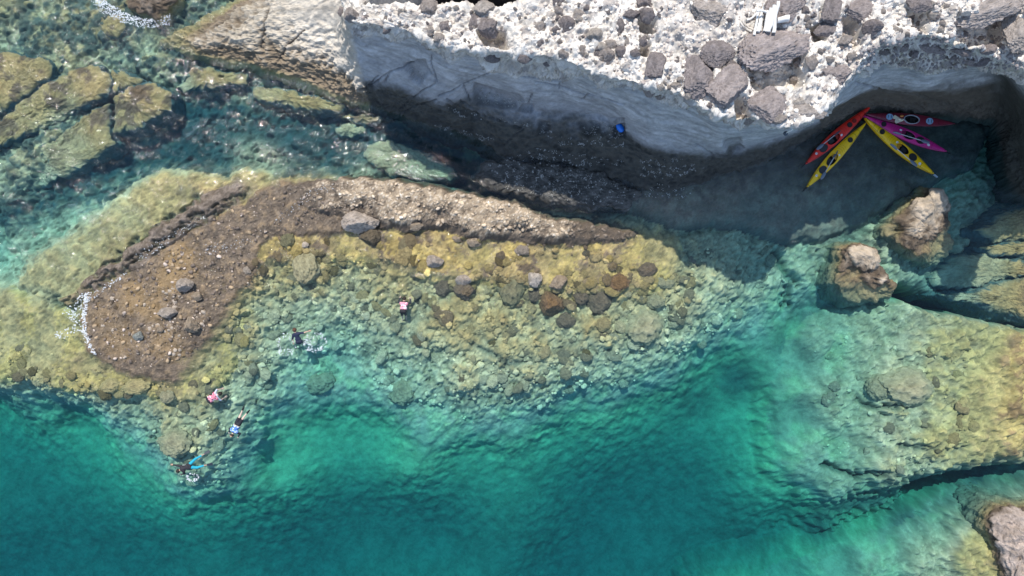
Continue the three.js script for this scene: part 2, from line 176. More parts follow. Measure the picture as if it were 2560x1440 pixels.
const CHANNEL = { points: poly('-150,570 60,565 250,480 400,428 560,440 700,440 900,440 1000,446 1180,482 1260,470 1240,410 1100,335 950,290 800,285 640,262 480,240 440,290 420,350 250,410 130,490 -150,540').map(([px, py]) => at(px, py, -2.5)) }, GLOW = [[650, 405, 48], [700, 428, 42], [930, 445, 30], [20, 450, 60], [60, 40, 60]].map(([px, py, r]) => [...at(px, py, -3), r / PPM]);
function ground(x, z) {                                     // [height, feature, r, g, b]
  const wx = x + .22 * fbm(x * .9, z * .9, 3) * 1.3, wz = z + .22 * fbm(x * .9 + 31, z * .9 + 7, 3) * 1.3;
  let h = baseHeight(wx, wz), f = null, flank = 0;
  const jag = .13 * n2(x * 1.7, z * 1.7) + .03 * n2b(x * 5.1, z * 5.1), vx = .3 * n2(x * .5, z * .5), vz = .3 * n2b(x * .5 + 3, z * .5);
  for (const o of FEATURES) {
    if (x < o.box[0] || x > o.box[1] || z < o.box[2] || z > o.box[3]) continue;
    const d = o.steep > 2 ? inside(o, x + vx, z + vz) + jag * (o.kind === 'dike' ? .25 : 1) : inside(o, x + (wx - x) * o.wobble * 5, z + (wz - z) * o.wobble * 5), top = o.topAt(x, z);
    let t = d > 0 ? top - o.round * (1 - sst(0, .5, d)) * .6 : top - o.round * .6 - o.steep * (-d) * (1 + .15 * -d);
    if (o.extra && d < 0) t += d * o.extra(x, z);
    if (t > h) { h = t; flank = o.steep > 2 ? sst(.05, -.15, d) : 0; if (d > -.5) f = o; }
  }
  let gully = 0; for (const t of TRENCHES) { if (x < t.box[0] || x > t.box[1] || z < t.box[2] || z > t.box[3]) continue; const e = segDist(x + jag * 2 + .5 * vx, z + jag * 1.6 + .5 * vz, t.pts) / t.w; if (e < 2.5) { const q = Math.exp(-e * e) * (t.d > 2 && z > 8 ? sst(15, 23, x) : 1); h -= t.d * q; gully = Math.max(gully, q); } }
  const kind = f ? f.kind : 'floor', deep = sst(-1.1, -3.9, h), calm = (1 - .93 * deep) * (1 - .8 * flank);
  const hy = h * flank, big = fbm(x * .28, z * .28, 3), mid = fbm(x * 1.1 + hy * .8, z * 1.1 + hy * .7, 4), fine = flank > .1 ? fbm3(x * 4, h * 4, z * 4, 2) : fbm(x * 5.2, z * 5.2, 3), vein = n2b(x * .5 + 9, z * .5);
  let c;
  const rubble = kind === 'floor' || kind === 'weed' || kind === 'bank' || kind === 'shelf';
  let lumpTone = 0;
  if (rubble || kind === 'slab') {
    const sx = x + .16 * n2(x * 1.7, z * 1.7), sz = z + .16 * n2b(x * 1.7, z * 1.7);
    const ux = sx + .1 * n2(x * 4.3, z * 4.3), uz = sz + .1 * n2b(x * 4.3, z * 4.3), A = cells(sx, sz, .9, 3), B = cells(ux, uz, .38, 7), C = cells(x + .05 * n2(x * 9, z * 9), z, .19, 21);
    const flat = kind === 'shelf' ? .45 : kind === 'bank' ? .9 : 1, D = cells(sx + .3 * n2(x, z), sz + .3 * n2b(x, z), 1.9, 55), ld = Math.sqrt(Math.max(0, 1 - (D[0] / .62) ** 2)) * (D[2] > .4 ? D[2] : 0) * sst(-.2, -.9, h), patch = sst(-.35, .25, vein + .4 * mid);
    const la = Math.sqrt(Math.max(0, 1 - (A[0] / .72) ** 2)) * (.25 + .75 * A[2]), lb = Math.sqrt(Math.max(0, 1 - (B[0] / .7) ** 2)) * (.2 + .8 * B[2]), lc = Math.sqrt(Math.max(0, 1 - (C[0] / .7) ** 2)) * C[2];
    let bl = 0, fa = 1; for (let o2 = 0, am = .5; o2 < 4; o2++) { bl += am * Math.abs(n2(sx * fa * .85 + o2 * 9, sz * fa * .85)); am *= .56; fa *= 2.05; }
    h += calm * flat * (.55 * (bl - .35)) * (kind === 'weed' ? .35 : 1); lumpTone += (bl - .35) * .5;
    h += calm * (.38 * ld * (kind === 'floor' || kind === 'bank' ? 1 : .3) + flat * (.16 * la * la * patch * (kind === 'weed' ? .3 : 1) + .07 * lb) + .06 * lc * (kind === 'weed' ? .7 : 1)) - .1 * calm * flat;
    if (kind === 'floor' && x < -5 && z < -4) lumpTone -= (bl - .35) * .4;
    lumpTone += (A[2] - .5) * .5 * patch + (B[2] - .5) * .5 + (C[2] - .5) * .35;
  }
  const amp = f ? f.rough : .1;
  h += calm * (amp * (mid * 1.2 + .55 * fine) + .1 * big * (kind === 'floor' ? 1.6 * (1 - .8 * deep) : .4));
  if (kind === 'islet' || kind === 'emergent') { const r = ridged3(x * 1.3, h * 1.3, z * 1.3, 4); h += f.rough * .8 * r; }
  const flankShade = flank * .75;  // painted shade: steep flanks are darkened in the colour
  // colour of the rock itself: bare and barnacled above, wet brown at the waterline, golden weed just under, olive turf below, pale sediment deep down
  if (kind === 'pale') { c = mix3([.15, .115, .085], PALE, sst(.35, .95, h + .35 * mid + .2 * fine - .5 * sst(3, 7.5, x))); c = mix3(c, [.62, .53, .42], sst(.25, .5, fine + .3 * mid) * sst(.4, .8, h)); c = mix3([.16, .125, .075], c, sst(-.2, .15, h)); }
  else if (kind === 'platform' || kind === 'dike') {
    let o = 0; if (kind !== 'dike') { for (const [a, b, r, w] of GOLD) o = Math.max(o, w * sst(1.25, .55, Math.hypot(x - a, z - b) / r + .5 * mid + .2 * fine)); o = Math.max(o * sst(.7, .25, h), .35 * sst(.1, .4, mid) * sst(-8, -12, x)); }
    c = mix3(WET, kind === 'dike' ? [.24, .185, .14] : [.225, .165, .108], sst(-.3, .5, fine + mid)); c = mix3(c, OCHRE, o); c = mix3(c, [.42, .34, .27], sst(.36, .6, h + .15 * fine)); c = mix3(WEED, c, sst(-.22, .03, h + .08 * mid));
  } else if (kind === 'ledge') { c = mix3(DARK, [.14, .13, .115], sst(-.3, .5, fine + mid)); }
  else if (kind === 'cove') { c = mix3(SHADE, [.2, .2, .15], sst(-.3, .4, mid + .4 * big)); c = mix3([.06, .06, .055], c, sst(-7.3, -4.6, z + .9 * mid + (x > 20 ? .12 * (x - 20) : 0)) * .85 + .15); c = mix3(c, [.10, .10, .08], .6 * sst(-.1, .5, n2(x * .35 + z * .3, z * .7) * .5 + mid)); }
  else if (kind === 'islet' || kind === 'emergent') {
    const dry = f.pink ? [.42, .34, .3] : kind === 'emergent' ? [.2, .155, .12] : [.46, .38, .31];
    c = mix3([.15, .11, .075], dry, sst(.3, .75, h + .3 * mid)); c = mix3([.31, .26, .12], c, sst(-.1, .22, h)); c = mix3(OLIVE, c, sst(-.9, -.2, h));
  } else {
    const under = mix3(WEED, OLIVE, sst(-.35, -1.1, h)); c = mix3(under, DEEPROCK, sst(-1.2, -2.6, h));
    const brown = sst(.02, .4, n2(x * .42 + 3, z * .42) * .5 + mid * .8) * (kind === 'slab' ? sst(-1.0, -.35, h) : kind === 'weed' ? Math.max(sst(-.6, -.05, h) * .75, 1.6 * sst(-.16, .02, h + .1 * mid)) :  kind === 'bank' ? sst(-.6, .0, h) * .8 : kind === 'shelf' ? sst(-.6, -.2, h) * .7 : 0);
    c = mix3(c, [.145, .11, .072], clamp(brown));
    c = mix3(c, SAND, sst(-2.6, -4.2, h));
    if (kind === 'bank') c = mix3(c, [.36, .35, .2], .7 * sst(-.8, -1.6, h));
    if (kind === 'floor' || kind === 'bank') c = mix3(c, SAND, .5 * sst(-1.6, -2.6, h) * sst(-.1, .4, big + .3 * mid));
    if (kind === 'bank') c = mix3(c, [.38, .345, .14], .7 * sst(-1.1, -.3, h + .3 * mid) * (1 - brown));
    if (kind === 'bank' && h > .05) c = mix3(c, [.22, .165, .085], sst(.08, .3, h + .3 * mid));
    if (kind === 'weed') c = mix3(c, [.48, .37, .12], .6 * sst(.0, .5, n2(x * 3.1, z * 3.1) * .5 + n2b(x * .4, z * .4)));
  }
  c = mix3(c, [.05, .075, .065], flankShade * (kind === 'islet' || kind === 'slab' || kind === 'emergent' ? 1 : .5));
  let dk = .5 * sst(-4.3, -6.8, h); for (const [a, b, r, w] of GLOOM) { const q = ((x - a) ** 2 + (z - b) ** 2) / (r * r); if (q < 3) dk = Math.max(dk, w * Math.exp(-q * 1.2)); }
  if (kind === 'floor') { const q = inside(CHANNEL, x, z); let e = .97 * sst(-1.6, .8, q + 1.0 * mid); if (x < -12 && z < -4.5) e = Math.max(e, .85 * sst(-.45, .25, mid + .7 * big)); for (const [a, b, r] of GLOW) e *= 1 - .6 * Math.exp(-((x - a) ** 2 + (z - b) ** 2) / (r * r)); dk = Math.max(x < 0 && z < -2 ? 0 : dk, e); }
  c = mix3(c, [.035, .065, .06], gully * .6);  // shade in the gullies, painted into the colour
  if (kind === 'floor') c = mix3(c, [.014, .058, .064], clamp(dk));  // deep water darkness mixed into the floor colour
  const tone = 1 + (rubble || kind === 'slab' ? lumpTone * calm * .9 : 0) + .28 * fine * calm + .18 * mid * calm + .1 * big;
  return [h, f, c[0] * tone, c[1] * tone, c[2] * tone];
}
function lines(lo, hi, step, far) { const a = []; for (let x = lo; x <= hi + 1e-6; x += step) a.push(x); let s = step; for (let x = hi; x < far;) { s *= 1.5; x += s; a.push(x); } s = step; for (let x = lo; x > -far;) { s *= 1.5; x -= s; a.unshift(x); } return a; }
const FX = lines(-36, 36, .078, 130), FZ = lines(-20.4, 20.4, .078, 130), NX = FX.length, NZ = FZ.length;
const HF = new Float32Array(NX * NZ); let COLS3;
{
  const pos = new Float32Array(NX * NZ * 3), col = new Float32Array(NX * NZ * 3), uv = new Float32Array(NX * NZ * 2), owner = new Array(NX * NZ);
  for (let j = 0; j < NZ; j++) for (let i = 0; i < NX; i++) {
    const k = j * NX + i, x = FX[i], z = FZ[j], g = ground(x, z);
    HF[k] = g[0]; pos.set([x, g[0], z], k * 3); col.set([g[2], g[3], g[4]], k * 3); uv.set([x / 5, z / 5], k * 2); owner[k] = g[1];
  }
  COLS3 = col;
  const buckets = new Map(), bucketOf = (f) => f ? (f.name === 'reef' || f.name === 'reef_bank' ? f.name + (f.kind === 'pale' ? ' pale' : f.kind === 'platform' || f.kind === 'dike' ? ' wet' : '') : f.name === 'seabed' ? 'seabed cove' : f) : 'seabed';
  for (let j = 0; j < NZ - 1; j++) for (let i = 0; i < NX - 1; i++) {
    const a = j * NX + i, b = a + 1, c = a + NX, d = c + 1, key = bucketOf(owner[a]);
    if (!buckets.has(key)) buckets.set(key, []); buckets.get(key).push(a, c, b, b, c, d);
  }
  const whole = new THREE.BufferGeometry(); whole.setAttribute('position', new THREE.BufferAttribute(pos, 3)); const all = []; for (const l of buckets.values()) for (const v of l) all.push(v);
  whole.setIndex(new THREE.BufferAttribute(Uint32Array.from(all), 1)); whole.computeVertexNormals(); const nor = whole.attributes.normal.array;
  function cut(list) {
    const map = new Map(), index = new Uint32Array(list.length); list.forEach((v, k) => { let n = map.get(v); if (n === undefined) { n = map.size; map.set(v, n); } index[k] = n; });
    const n = map.size, P = new Float32Array(n * 3), N = new Float32Array(n * 3), C = new Float32Array(n * 3), U = new Float32Array(n * 2);
    for (const [v, k] of map) { for (let c = 0; c < 3; c++) { P[k * 3 + c] = pos[v * 3 + c]; N[k * 3 + c] = nor[v * 3 + c]; C[k * 3 + c] = col[v * 3 + c]; } U[k * 2] = uv[v * 2]; U[k * 2 + 1] = uv[v * 2 + 1]; }
    const g = new THREE.BufferGeometry(); g.setAttribute('position', new THREE.BufferAttribute(P, 3)); g.setAttribute('normal', new THREE.BufferAttribute(N, 3)); g.setAttribute('color', new THREE.BufferAttribute(C, 3)); g.setAttribute('uv', new THREE.BufferAttribute(U, 2)); g.setIndex(new THREE.BufferAttribute(index, 1)); return g;
  }
  const dry = rock(.95, .05), wet = rock(.38, .06), soft = rock(1, .02);
  const reef = new THREE.Group(), bed = new THREE.Group(), bank = new THREE.Group();
  struct(bed, 'seabed', 'pale green sea floor of sand and rubble under clear water'); struct(reef, 'reef', 'long rock reef parallel to the cliff, pale ridge above water and weedy flanks below'); struct(bank, 'reef_bank', 'broad sunlit rock banks under water at the lower right');
  for (const [key, list] of buckets) {
    const g = cut(list);
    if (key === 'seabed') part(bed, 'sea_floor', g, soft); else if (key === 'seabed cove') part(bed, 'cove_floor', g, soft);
    else if (key === 'reef pale') part(reef, 'ridge', g, dry); else if (key === 'reef wet') part(reef, 'wet_platform', g, wet); else if (key === 'reef') part(reef, 'reef_flat', g, soft);
    else if (key === 'reef_bank') part(bank, 'bank', g, soft);
    else { add(mesh(g, key.kind === 'islet' || key.kind === 'emergent' ? dry : key.kind === 'ledge' ? rock(.7, .05) : soft), key.name, key.label, key.category ?? 'rock slab', key.group); }
  }
  scene.userData.reef = reef; scene.userData.bed = bed; scene.userData.bank = bank;
}
const { reef, bed, bank } = scene.userData;
const OI = FX.findIndex((q) => q >= -36.0001), OJ = FZ.findIndex((q) => q >= -20.4001);
function seaFloor(x, z) { const u = (x + 36) / .078, v = (z + 20.4) / .078, i = clamp(Math.floor(u), 0, 920), j = clamp(Math.floor(v), 0, 520); return HF[(j + OJ) * NX + i + OI]; }
function floorColour(x, z) { const i = clamp(Math.floor((x + 36) / .078), 0, 920), j = clamp(Math.floor((z + 20.4) / .078), 0, 520), k = ((j + OJ) * NX + i + OI) * 3; return [COLS3[k], COLS3[k + 1], COLS3[k + 2]]; }
function onFloor(px, py) { let y = 0, x, z; for (let k = 0; k < 12; k++) { [x, z] = at(px, py, y); y = lerp(y, seaFloor(x, z), .7); } return [x, y, z]; }

// ---------------------------------------------------------------- single rock masses: a top, a rounded rim and rough flanks going down to the sea floor
const massTrees = [];
function massColour(f, x, y, z, side) {
  const mid = fbm3(x * 1.1, y * 1.1, z * 1.1, 3), fine = fbm3(x * 4.5, y * 4.5, z * 4.5, 3), k = f.kind; let c;
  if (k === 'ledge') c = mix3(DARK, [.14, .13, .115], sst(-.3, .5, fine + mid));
  else if (k === 'islet' || k === 'emergent') { const dry = f.pink ? [.46, .37, .31] : k === 'emergent' ? [.19, .15, .115] : [.54, .44, .33]; c = mix3([.15, .11, .075], dry, sst(.25, .65, y + .35 * mid)); c = mix3([.31, .25, .125], c, sst(-.15, .2, y + .1 * mid)); c = mix3([.25, .25, .15], c, sst(-1.1, -.3, y)); }
  else { c = mix3(mix3(WEED, OLIVE, sst(-.35, -1.1, y)), DEEPROCK, sst(-1.2, -2.6, y)); const b = sst(.0, .4, n2(x * .42 + 3, z * .42) * .5 + mid * .9) * (k === 'slab' ? sst(-1.1, -.4, y) : sst(-.6, .05, y) * .8); c = mix3(c, [.14, .105, .065], b); }
  if (k === 'slab' || k === 'bank') c = mix3(c, [.03, .10, .112], .88 * sst(.25, .6, side + .15 * fine) * sst(.1, -.4, y));  // shade and deep water painted dark onto the steep flanks
  const t = 1 + .35 * fine + .25 * mid; return c.map((v) => v * t);
}
for (const f of MASSES) {
  const P = f.points, n = P.length, cx = P.reduce((a, p) => a + p[0], 0) / n, cz = P.reduce((a, p) => a + p[1], 0) / n, edge = [];
  for (let i = 0; i < n; i++) { const [ax, az] = P[i], [bx, bz] = P[(i + 1) % n], L = Math.hypot(bx - ax, bz - az), m = Math.max(1, Math.round(L / .075)); for (let k = 0; k < m; k++) { let x = lerp(ax, bx, k / m), z = lerp(az, bz, k / m); x += .13 * n2(x * 1.5, z * 1.5) + .06 * n2(x * 4, z * 4); z += .13 * n2b(x * 1.5, z * 1.5) + .06 * n2b(x * 4, z * 4); edge.push([x, z]); } }
  for (let pass = 0; pass < 3; pass++) { const e = edge.map((p) => [...p]), m = edge.length; for (let i = 0; i < m; i++) for (const c of [0, 1]) edge[i][c] = .5 * e[i][c] + .25 * (e[(i + 1) % m][c] + e[(i + m - 1) % m][c]); }
  const m = edge.length, reach = edge.reduce((a, p) => a + Math.hypot(p[0] - cx, p[1] - cz), 0) / m, TR = Math.max(12, Math.round(reach / .075)), SR = 44, deepest = f.kind === 'ledge' ? 1.6 : 4.2, pos = [], idx = [], uv = [];
  for (let r = 0; r <= TR + SR; r++) for (const [ex, ez] of edge) {
    let x, y, z; const tr = r <= TR ? Math.max(.004, r / TR) : 1; x = lerp(cx, ex, tr); z = lerp(cz, ez, tr); const dl = Math.hypot(ex - cx, ez - cz) || 1, d = dl * (1 - tr);
    y = f.topAt(x, z) - f.round * Math.pow(Math.max(0, 1 - d / .45), 2);
    if (r > TR) { const q = (r - TR) / SR, dy = deepest * Math.pow(q, 1.2), out = .1 * Math.sqrt(q) + dy * (f.kind === 'bank' ? .5 : f.kind === 'islet' ? .16 : .07); x += (ex - cx) / dl * out; z += (ez - cz) / dl * out; y -= dy; }
    pos.push(x, y, z); uv.push(x / 5 + y * .06, z / 5 + y * .13);
  }
  for (let r = 0; r < TR + SR; r++) for (let i = 0; i < m; i++) { const a = r * m + i, b = r * m + (i + 1) % m, c = a + m, d = b + m; idx.push(a, b, c, b, d, c); }
  const g = new THREE.BufferGeometry(); g.setAttribute('position', new THREE.Float32BufferAttribute(pos, 3)); g.setIndex(idx); g.computeVertexNormals(); let up = 0; for (let i = 1; i < m * 4; i += 3) up += g.attributes.normal.array[i]; if (up < 0) { for (let i = 0; i < idx.length; i += 3) { const t = idx[i]; idx[i] = idx[i + 1]; idx[i + 1] = t; } g.setIndex(idx); g.computeVertexNormals(); }
  const p = g.attributes.position.array, N = g.attributes.normal.array.slice(), col = new Float32Array(p.length), bold = f.kind === 'islet' || f.kind === 'emergent';
  for (let i = 0; i < p.length; i += 3) {
    const [x, y, z] = [p[i], p[i + 1], p[i + 2]], side = 1 - Math.abs(N[i + 1]), d = (bold ? .16 : .06 + .16 * side) * fbm3(x * .9, y * .9, z * .9, 4) * 1.2 + (bold ? .13 : .05 + .05 * side) * ridged3(x * 1.5, y * 2.6, z * 1.5, 4) + (bold ? .06 : .09) * fbm3(x * 4, y * 4, z * 4, 3);
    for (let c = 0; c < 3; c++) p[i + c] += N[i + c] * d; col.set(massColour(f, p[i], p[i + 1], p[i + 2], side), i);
  }
  g.setAttribute('color', new THREE.BufferAttribute(col, 3)); g.setAttribute('uv', new THREE.Float32BufferAttribute(uv, 2)); g.computeVertexNormals();
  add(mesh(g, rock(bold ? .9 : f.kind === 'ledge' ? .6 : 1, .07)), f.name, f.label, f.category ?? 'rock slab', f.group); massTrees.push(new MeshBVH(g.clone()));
}

// ---------------------------------------------------------------- the cliff: a lofted surface; every column runs from the plateau over the crest and down the wall to its foot under water
// column: far top, notch, ridge back, crest, lip, mid wall, wall foot, waterline, toe
const COLS = `
660,-300,-2|640,-90,-1|590,0,-.6|520,40,-.35|505,50,-.35|470,70,-.3|430,90,-.25|400,106,-.35|375,130,-2
800,-400,1.5|760,-90,1.5|700,-20,1.2|640,30,.9|630,37,.88|590,70,.7|540,110,.4|505,142,-.08|470,170,-1.6
900,-500,4|840,-120,2.4|790,-40,2|740,20,1.6|733,27,1.55|700,70,1.2|660,120,.65|620,160,-.05|590,190,-1.5
960,-560,7|895,-130,3.4|845,-40,2.9|815,15,2.4|812,24,2.3|790,90,1.5|760,150,.75|730,190,-.03|700,225,-1.5
980,-580,10|915,-60,3.8|868,-15,3.2|848,24,2.8|846,34,2.7|838,120,1.6|835,190,.7|830,232,-.02|812,262,-1.5
1000,-587,15|935,-30,4.6|885,8,5.4|866,48,6.4|868,58,5.6|880,120,3.4|892,200,1.4|905,256,-.02|910,292,-1.6
1010,-587,15|975,-10,3|905,10,6.8|900,57,6.9|903,66,6.0|912,135,3.6|925,205,1.4|940,264,-.02|945,302,-1.6
1080,-587,15|1030,-10,2|1000,12,7.2|1000,72,7.3|1002,84,6.2|1004,150,3.8|1000,235,1|1000,283,-.02|1000,316,-1.6
1160,-587,15|1110,-12,2|1092,10,7.6|1095,108,7.6|1097,120,6.5|1100,185,4|1108,268,1.1|1110,319,-.02|1108,350,-1.8
1250,-587,15|1195,-14,1|1190,14,7.8|1195,125,8|1196,150,6.6|1196,190,4.8|1200,228,2|1208,349,-.02|1202,382,-2
1330,-587,15|1262,-10,2|1280,12,8.2|1295,131,8.3|1298,158,7|1302,210,4.7|1306,272,1.6|1268,394,.0|1262,412,-1.6
1440,-520,14|1400,-120,9|1400,-20,8.6|1400,147,8.6|1400,168,7.3|1404,220,4.7|1410,278,1.6|1400,404,.1|1392,420,-1.2
1560,-420,13|1510,-140,10|1500,-20,8.9|1500,186,8.8|1501,198,7.8|1504,250,5|1510,292,1.6|1515,436,.05|1508,452,-1
1680,-420,13|1620,-140,10.4|1605,-20,9.2|1602,212,9|1604,222,8|1610,285,5.5|1622,376,1.2|1640,476,-.02|1640,510,-1
1800,-420,13|1720,-140,10.6|1705,0,9.5|1700,236,9.2|1702,245,8.3|1710,305,5.5|1722,388,1.3|1745,460,-.03|1750,500,-1
1900,-420,13|1830,-140,10.6|1805,60,9.6|1788,284,9.3|1790,292,8.4|1800,335,6|1812,383,1.5|1835,425,-.03|1840,480,-1
2000,-420,13|1920,-140,10.6|1890,60,9.7|1880,294,9.4|1880,300,8.5|1886,332,6|1902,356,2|1920,398,-.03|1930,450,-1
2080,-420,13|2000,-140,10.8|1975,80,9.8|1975,322,9.5|1972,320,8.5|1972,326,6|1976,332,2|1980,362,-.03|1985,430,-1
2140,-420,13|2070,-140,11|2050,60,9.9|2060,276,9.6|2052,280,8.6|2048,288,6|2050,302,2|2052,322,-.03|2062,390,-1
2220,-420,13|2150,-140,11|2110,20,10|2118,204,9.8|2110,214,9|2110,238,6|2120,256,2|2130,278,-.03|2142,340,-1
2330,-420,13|2230,-140,11|2195,-20,10.2|2196,106,9.9|2194,124,9|2200,158,6.8|2202,216,3.6|2222,268,-.03|2242,320,-.8
2430,-420,13|2340,-140,11|2305,-20,10.4|2300,86,10|2300,120,8.6|2302,158,6.8|2312,226,3.4|2322,280,-.03|2324,320,-.8
2560,-420,13|2460,-140,11|2410,-20,10.4|2402,98,10|2404,128,8.6|2408,158,7|2422,194,4.4|2432,292,-.1|2432,334,-1
2700,-420,13|2580,-140,10|2520,0,9|2500,148,8.2|2500,156,7.4|2500,166,6.4|2500,186,4.6|2496,290,.4|2486,350,-2
2800,-420,13|2680,-100,11|2640,100,9.8|2610,200,9|2606,210,8.4|2596,230,7|2570,260,5|2520,320,.6|2492,380,-2.4
2900,-420,13|2820,-100,11|2760,150,10.2|2705,362,10|2700,362,9|2660,332,7.2|2590,330,4.4|2520,360,.8|2484,410,-3
3000,-420,13|2940,-100,11|2880,20,10.4|2785,160,10|2780,190,9|2720,300,7.2|2640,380,4|2550,470,.4|2500,515,-2.2
3200,-420,13|3100,-100,11|3010,0,10.4|2935,62,10|2930,90,9|2860,280,7.2|2760,430,4|2640,540,.3|2590,575,-1.4
3600,-420,13|3500,-100,11|3400,0,10.4|3300,40,10|3290,80,9|3200,280,7|3050,420,4|2900,500,.3|2850,540,-1`.trim().split('\n').map((l) => l.split('|').map((p) => { const [px, py, h] = p.split(',').map(Number); const [x, z] = at(px, py, h); return [x, h, z]; })).map((c) => [[c[0][0], -9, c[0][2] - 3], ...c]).map((c) => { const u = c[9]; return [...c.slice(0, 9), [u[0], u[1] - 2.5, u[2]]]; });
for (const c of COLS) if (c[1][1] === 15 && c[2][1] < 4) c[2] = [c[3][0], c[2][1], c[3][2] - .6];  // far top of these columns is unseen, raised to shade the notch
const cm = (a, b, c, d, t) => 0.5 * (2 * b + (c - a) * t + (2 * a - 5 * b + 4 * c - d) * t * t + (3 * b - a - 3 * c + d) * t * t * t);
const NU = 1120, ROWN = [0, 6, 14, 16, 66, 12, 46, 46, 50, 16];   // rows of mesh before each profile point
const rowStops = []; { let r = 0; for (let k = 1; k < 10; k++) { for (let i = 0; i < ROWN[k]; i++) rowStops.push(k - 1 + i / ROWN[k]); } rowStops.push(9); }
const NV = rowStops.length;
// spread the columns by arc length along crest and foot
const uStops = [0]; for (let i = 1; i < COLS.length; i++) { const d = (k) => Math.hypot(...[0, 1, 2].map((c) => COLS[i][k][c] - COLS[i - 1][k][c])); uStops.push(uStops[i - 1] + Math.max(.6, Math.min(6, .5 * (d(4) + d(8))))); }
const uLen = uStops[uStops.length - 1];
function profile(u) {
  const s = u * uLen; let i = 0; while (i < COLS.length - 2 && uStops[i + 1] < s) i++;
  const t = (s - uStops[i]) / (uStops[i + 1] - uStops[i]), A = COLS[Math.max(0, i - 1)], B = COLS[i], C = COLS[i + 1], D = COLS[Math.min(COLS.length - 1, i + 2)];
  return B.map((_, k) => [0, 1, 2].map((c) => lerp(cm(A[k][c], B[k][c], C[k][c], D[k][c], t), lerp(B[k][c], C[k][c], t), .45)));
}
// joints in the wall, as drawn on it in the photograph
const CRACKS = ['925,214 975,180 1020,165 1045,150', '975,180 962,205', '1078,140 1077,155 1085,180 1092,205', '1000,272 1030,245 1060,225 1090,210', '1095,240 1130,228 1160,210 1230,180', '880,218 912,222 945,190', '760,75 720,110 690,160', '670,15 660,60 650,120', '530,75 580,40 600,10', '1118,248 1180,280 1250,300 1300,320', '1260,362 1290,335 1310,322', '1340,205 1400,215 1480,245', '1455,250 1470,235 1560,262', '1150,250 1180,268', '1330,235 1320,262', '1000,285 1040,262 1090,250', '1465,470 1470,400 1466,360', '1740,360 1780,385', '2140,205 2220,228 2300,236', '2300,240 2380,262 2450,268', '1160,215 1175,250', '1290,188 1400,206 1398,222'].map((s) => s.split(' ').map((p) => p.split(',').map(Number)));
const RECESS = ['1182,208 1300,240 1315,262 1270,272 1225,262 1190,262', '1010,160 1060,150 1075,180 1050,210 1030,200', '1300,264 1335,262 1330,278 1300,276', '1345,300 1375,305 1370,335 1345,330', '1440,305 1490,300 1510,320 1470,345', '1530,295 1560,298 1558,312 1535,310', '1530,318 1560,310 1565,340 1535,340', '1118,262 1190,280 1210,300 1170,295 1130,280', '1810,350 1850,345 1860,375 1825,385 1808,370'].map((s) => ({ points: s.split(' ').map((p) => p.split(',').map(Number)) }));
const POCKETS = ['1868,160 1940,150 2010,130 2014,205 1990,216 1945,205 1905,228 1882,205', '2108,45 2152,45 2152,108 2132,116 2112,92', '2268,20 2326,24 2318,80 2290,66', '2393,36 2515,40 2512,112 2394,104', '1600,50 1640,50 1640,78 1606,78', '2030,62 2062,62 2062,98 2034,98', '1196,78 1256,78 1268,118 1215,112', '1764,150 1782,150 1776,225 1764,235', '1840,240 1872,250 1876,290 1846,290', '1606,112 1622,112 1622,135 1606,135'].map((t) => ({ points: poly(t) }));
const cliff = struct(new THREE.Group(), 'sea_cliff', 'white boulder-studded cliff top with smooth grey wall, casting shadow on the cove');
let cliffTree;
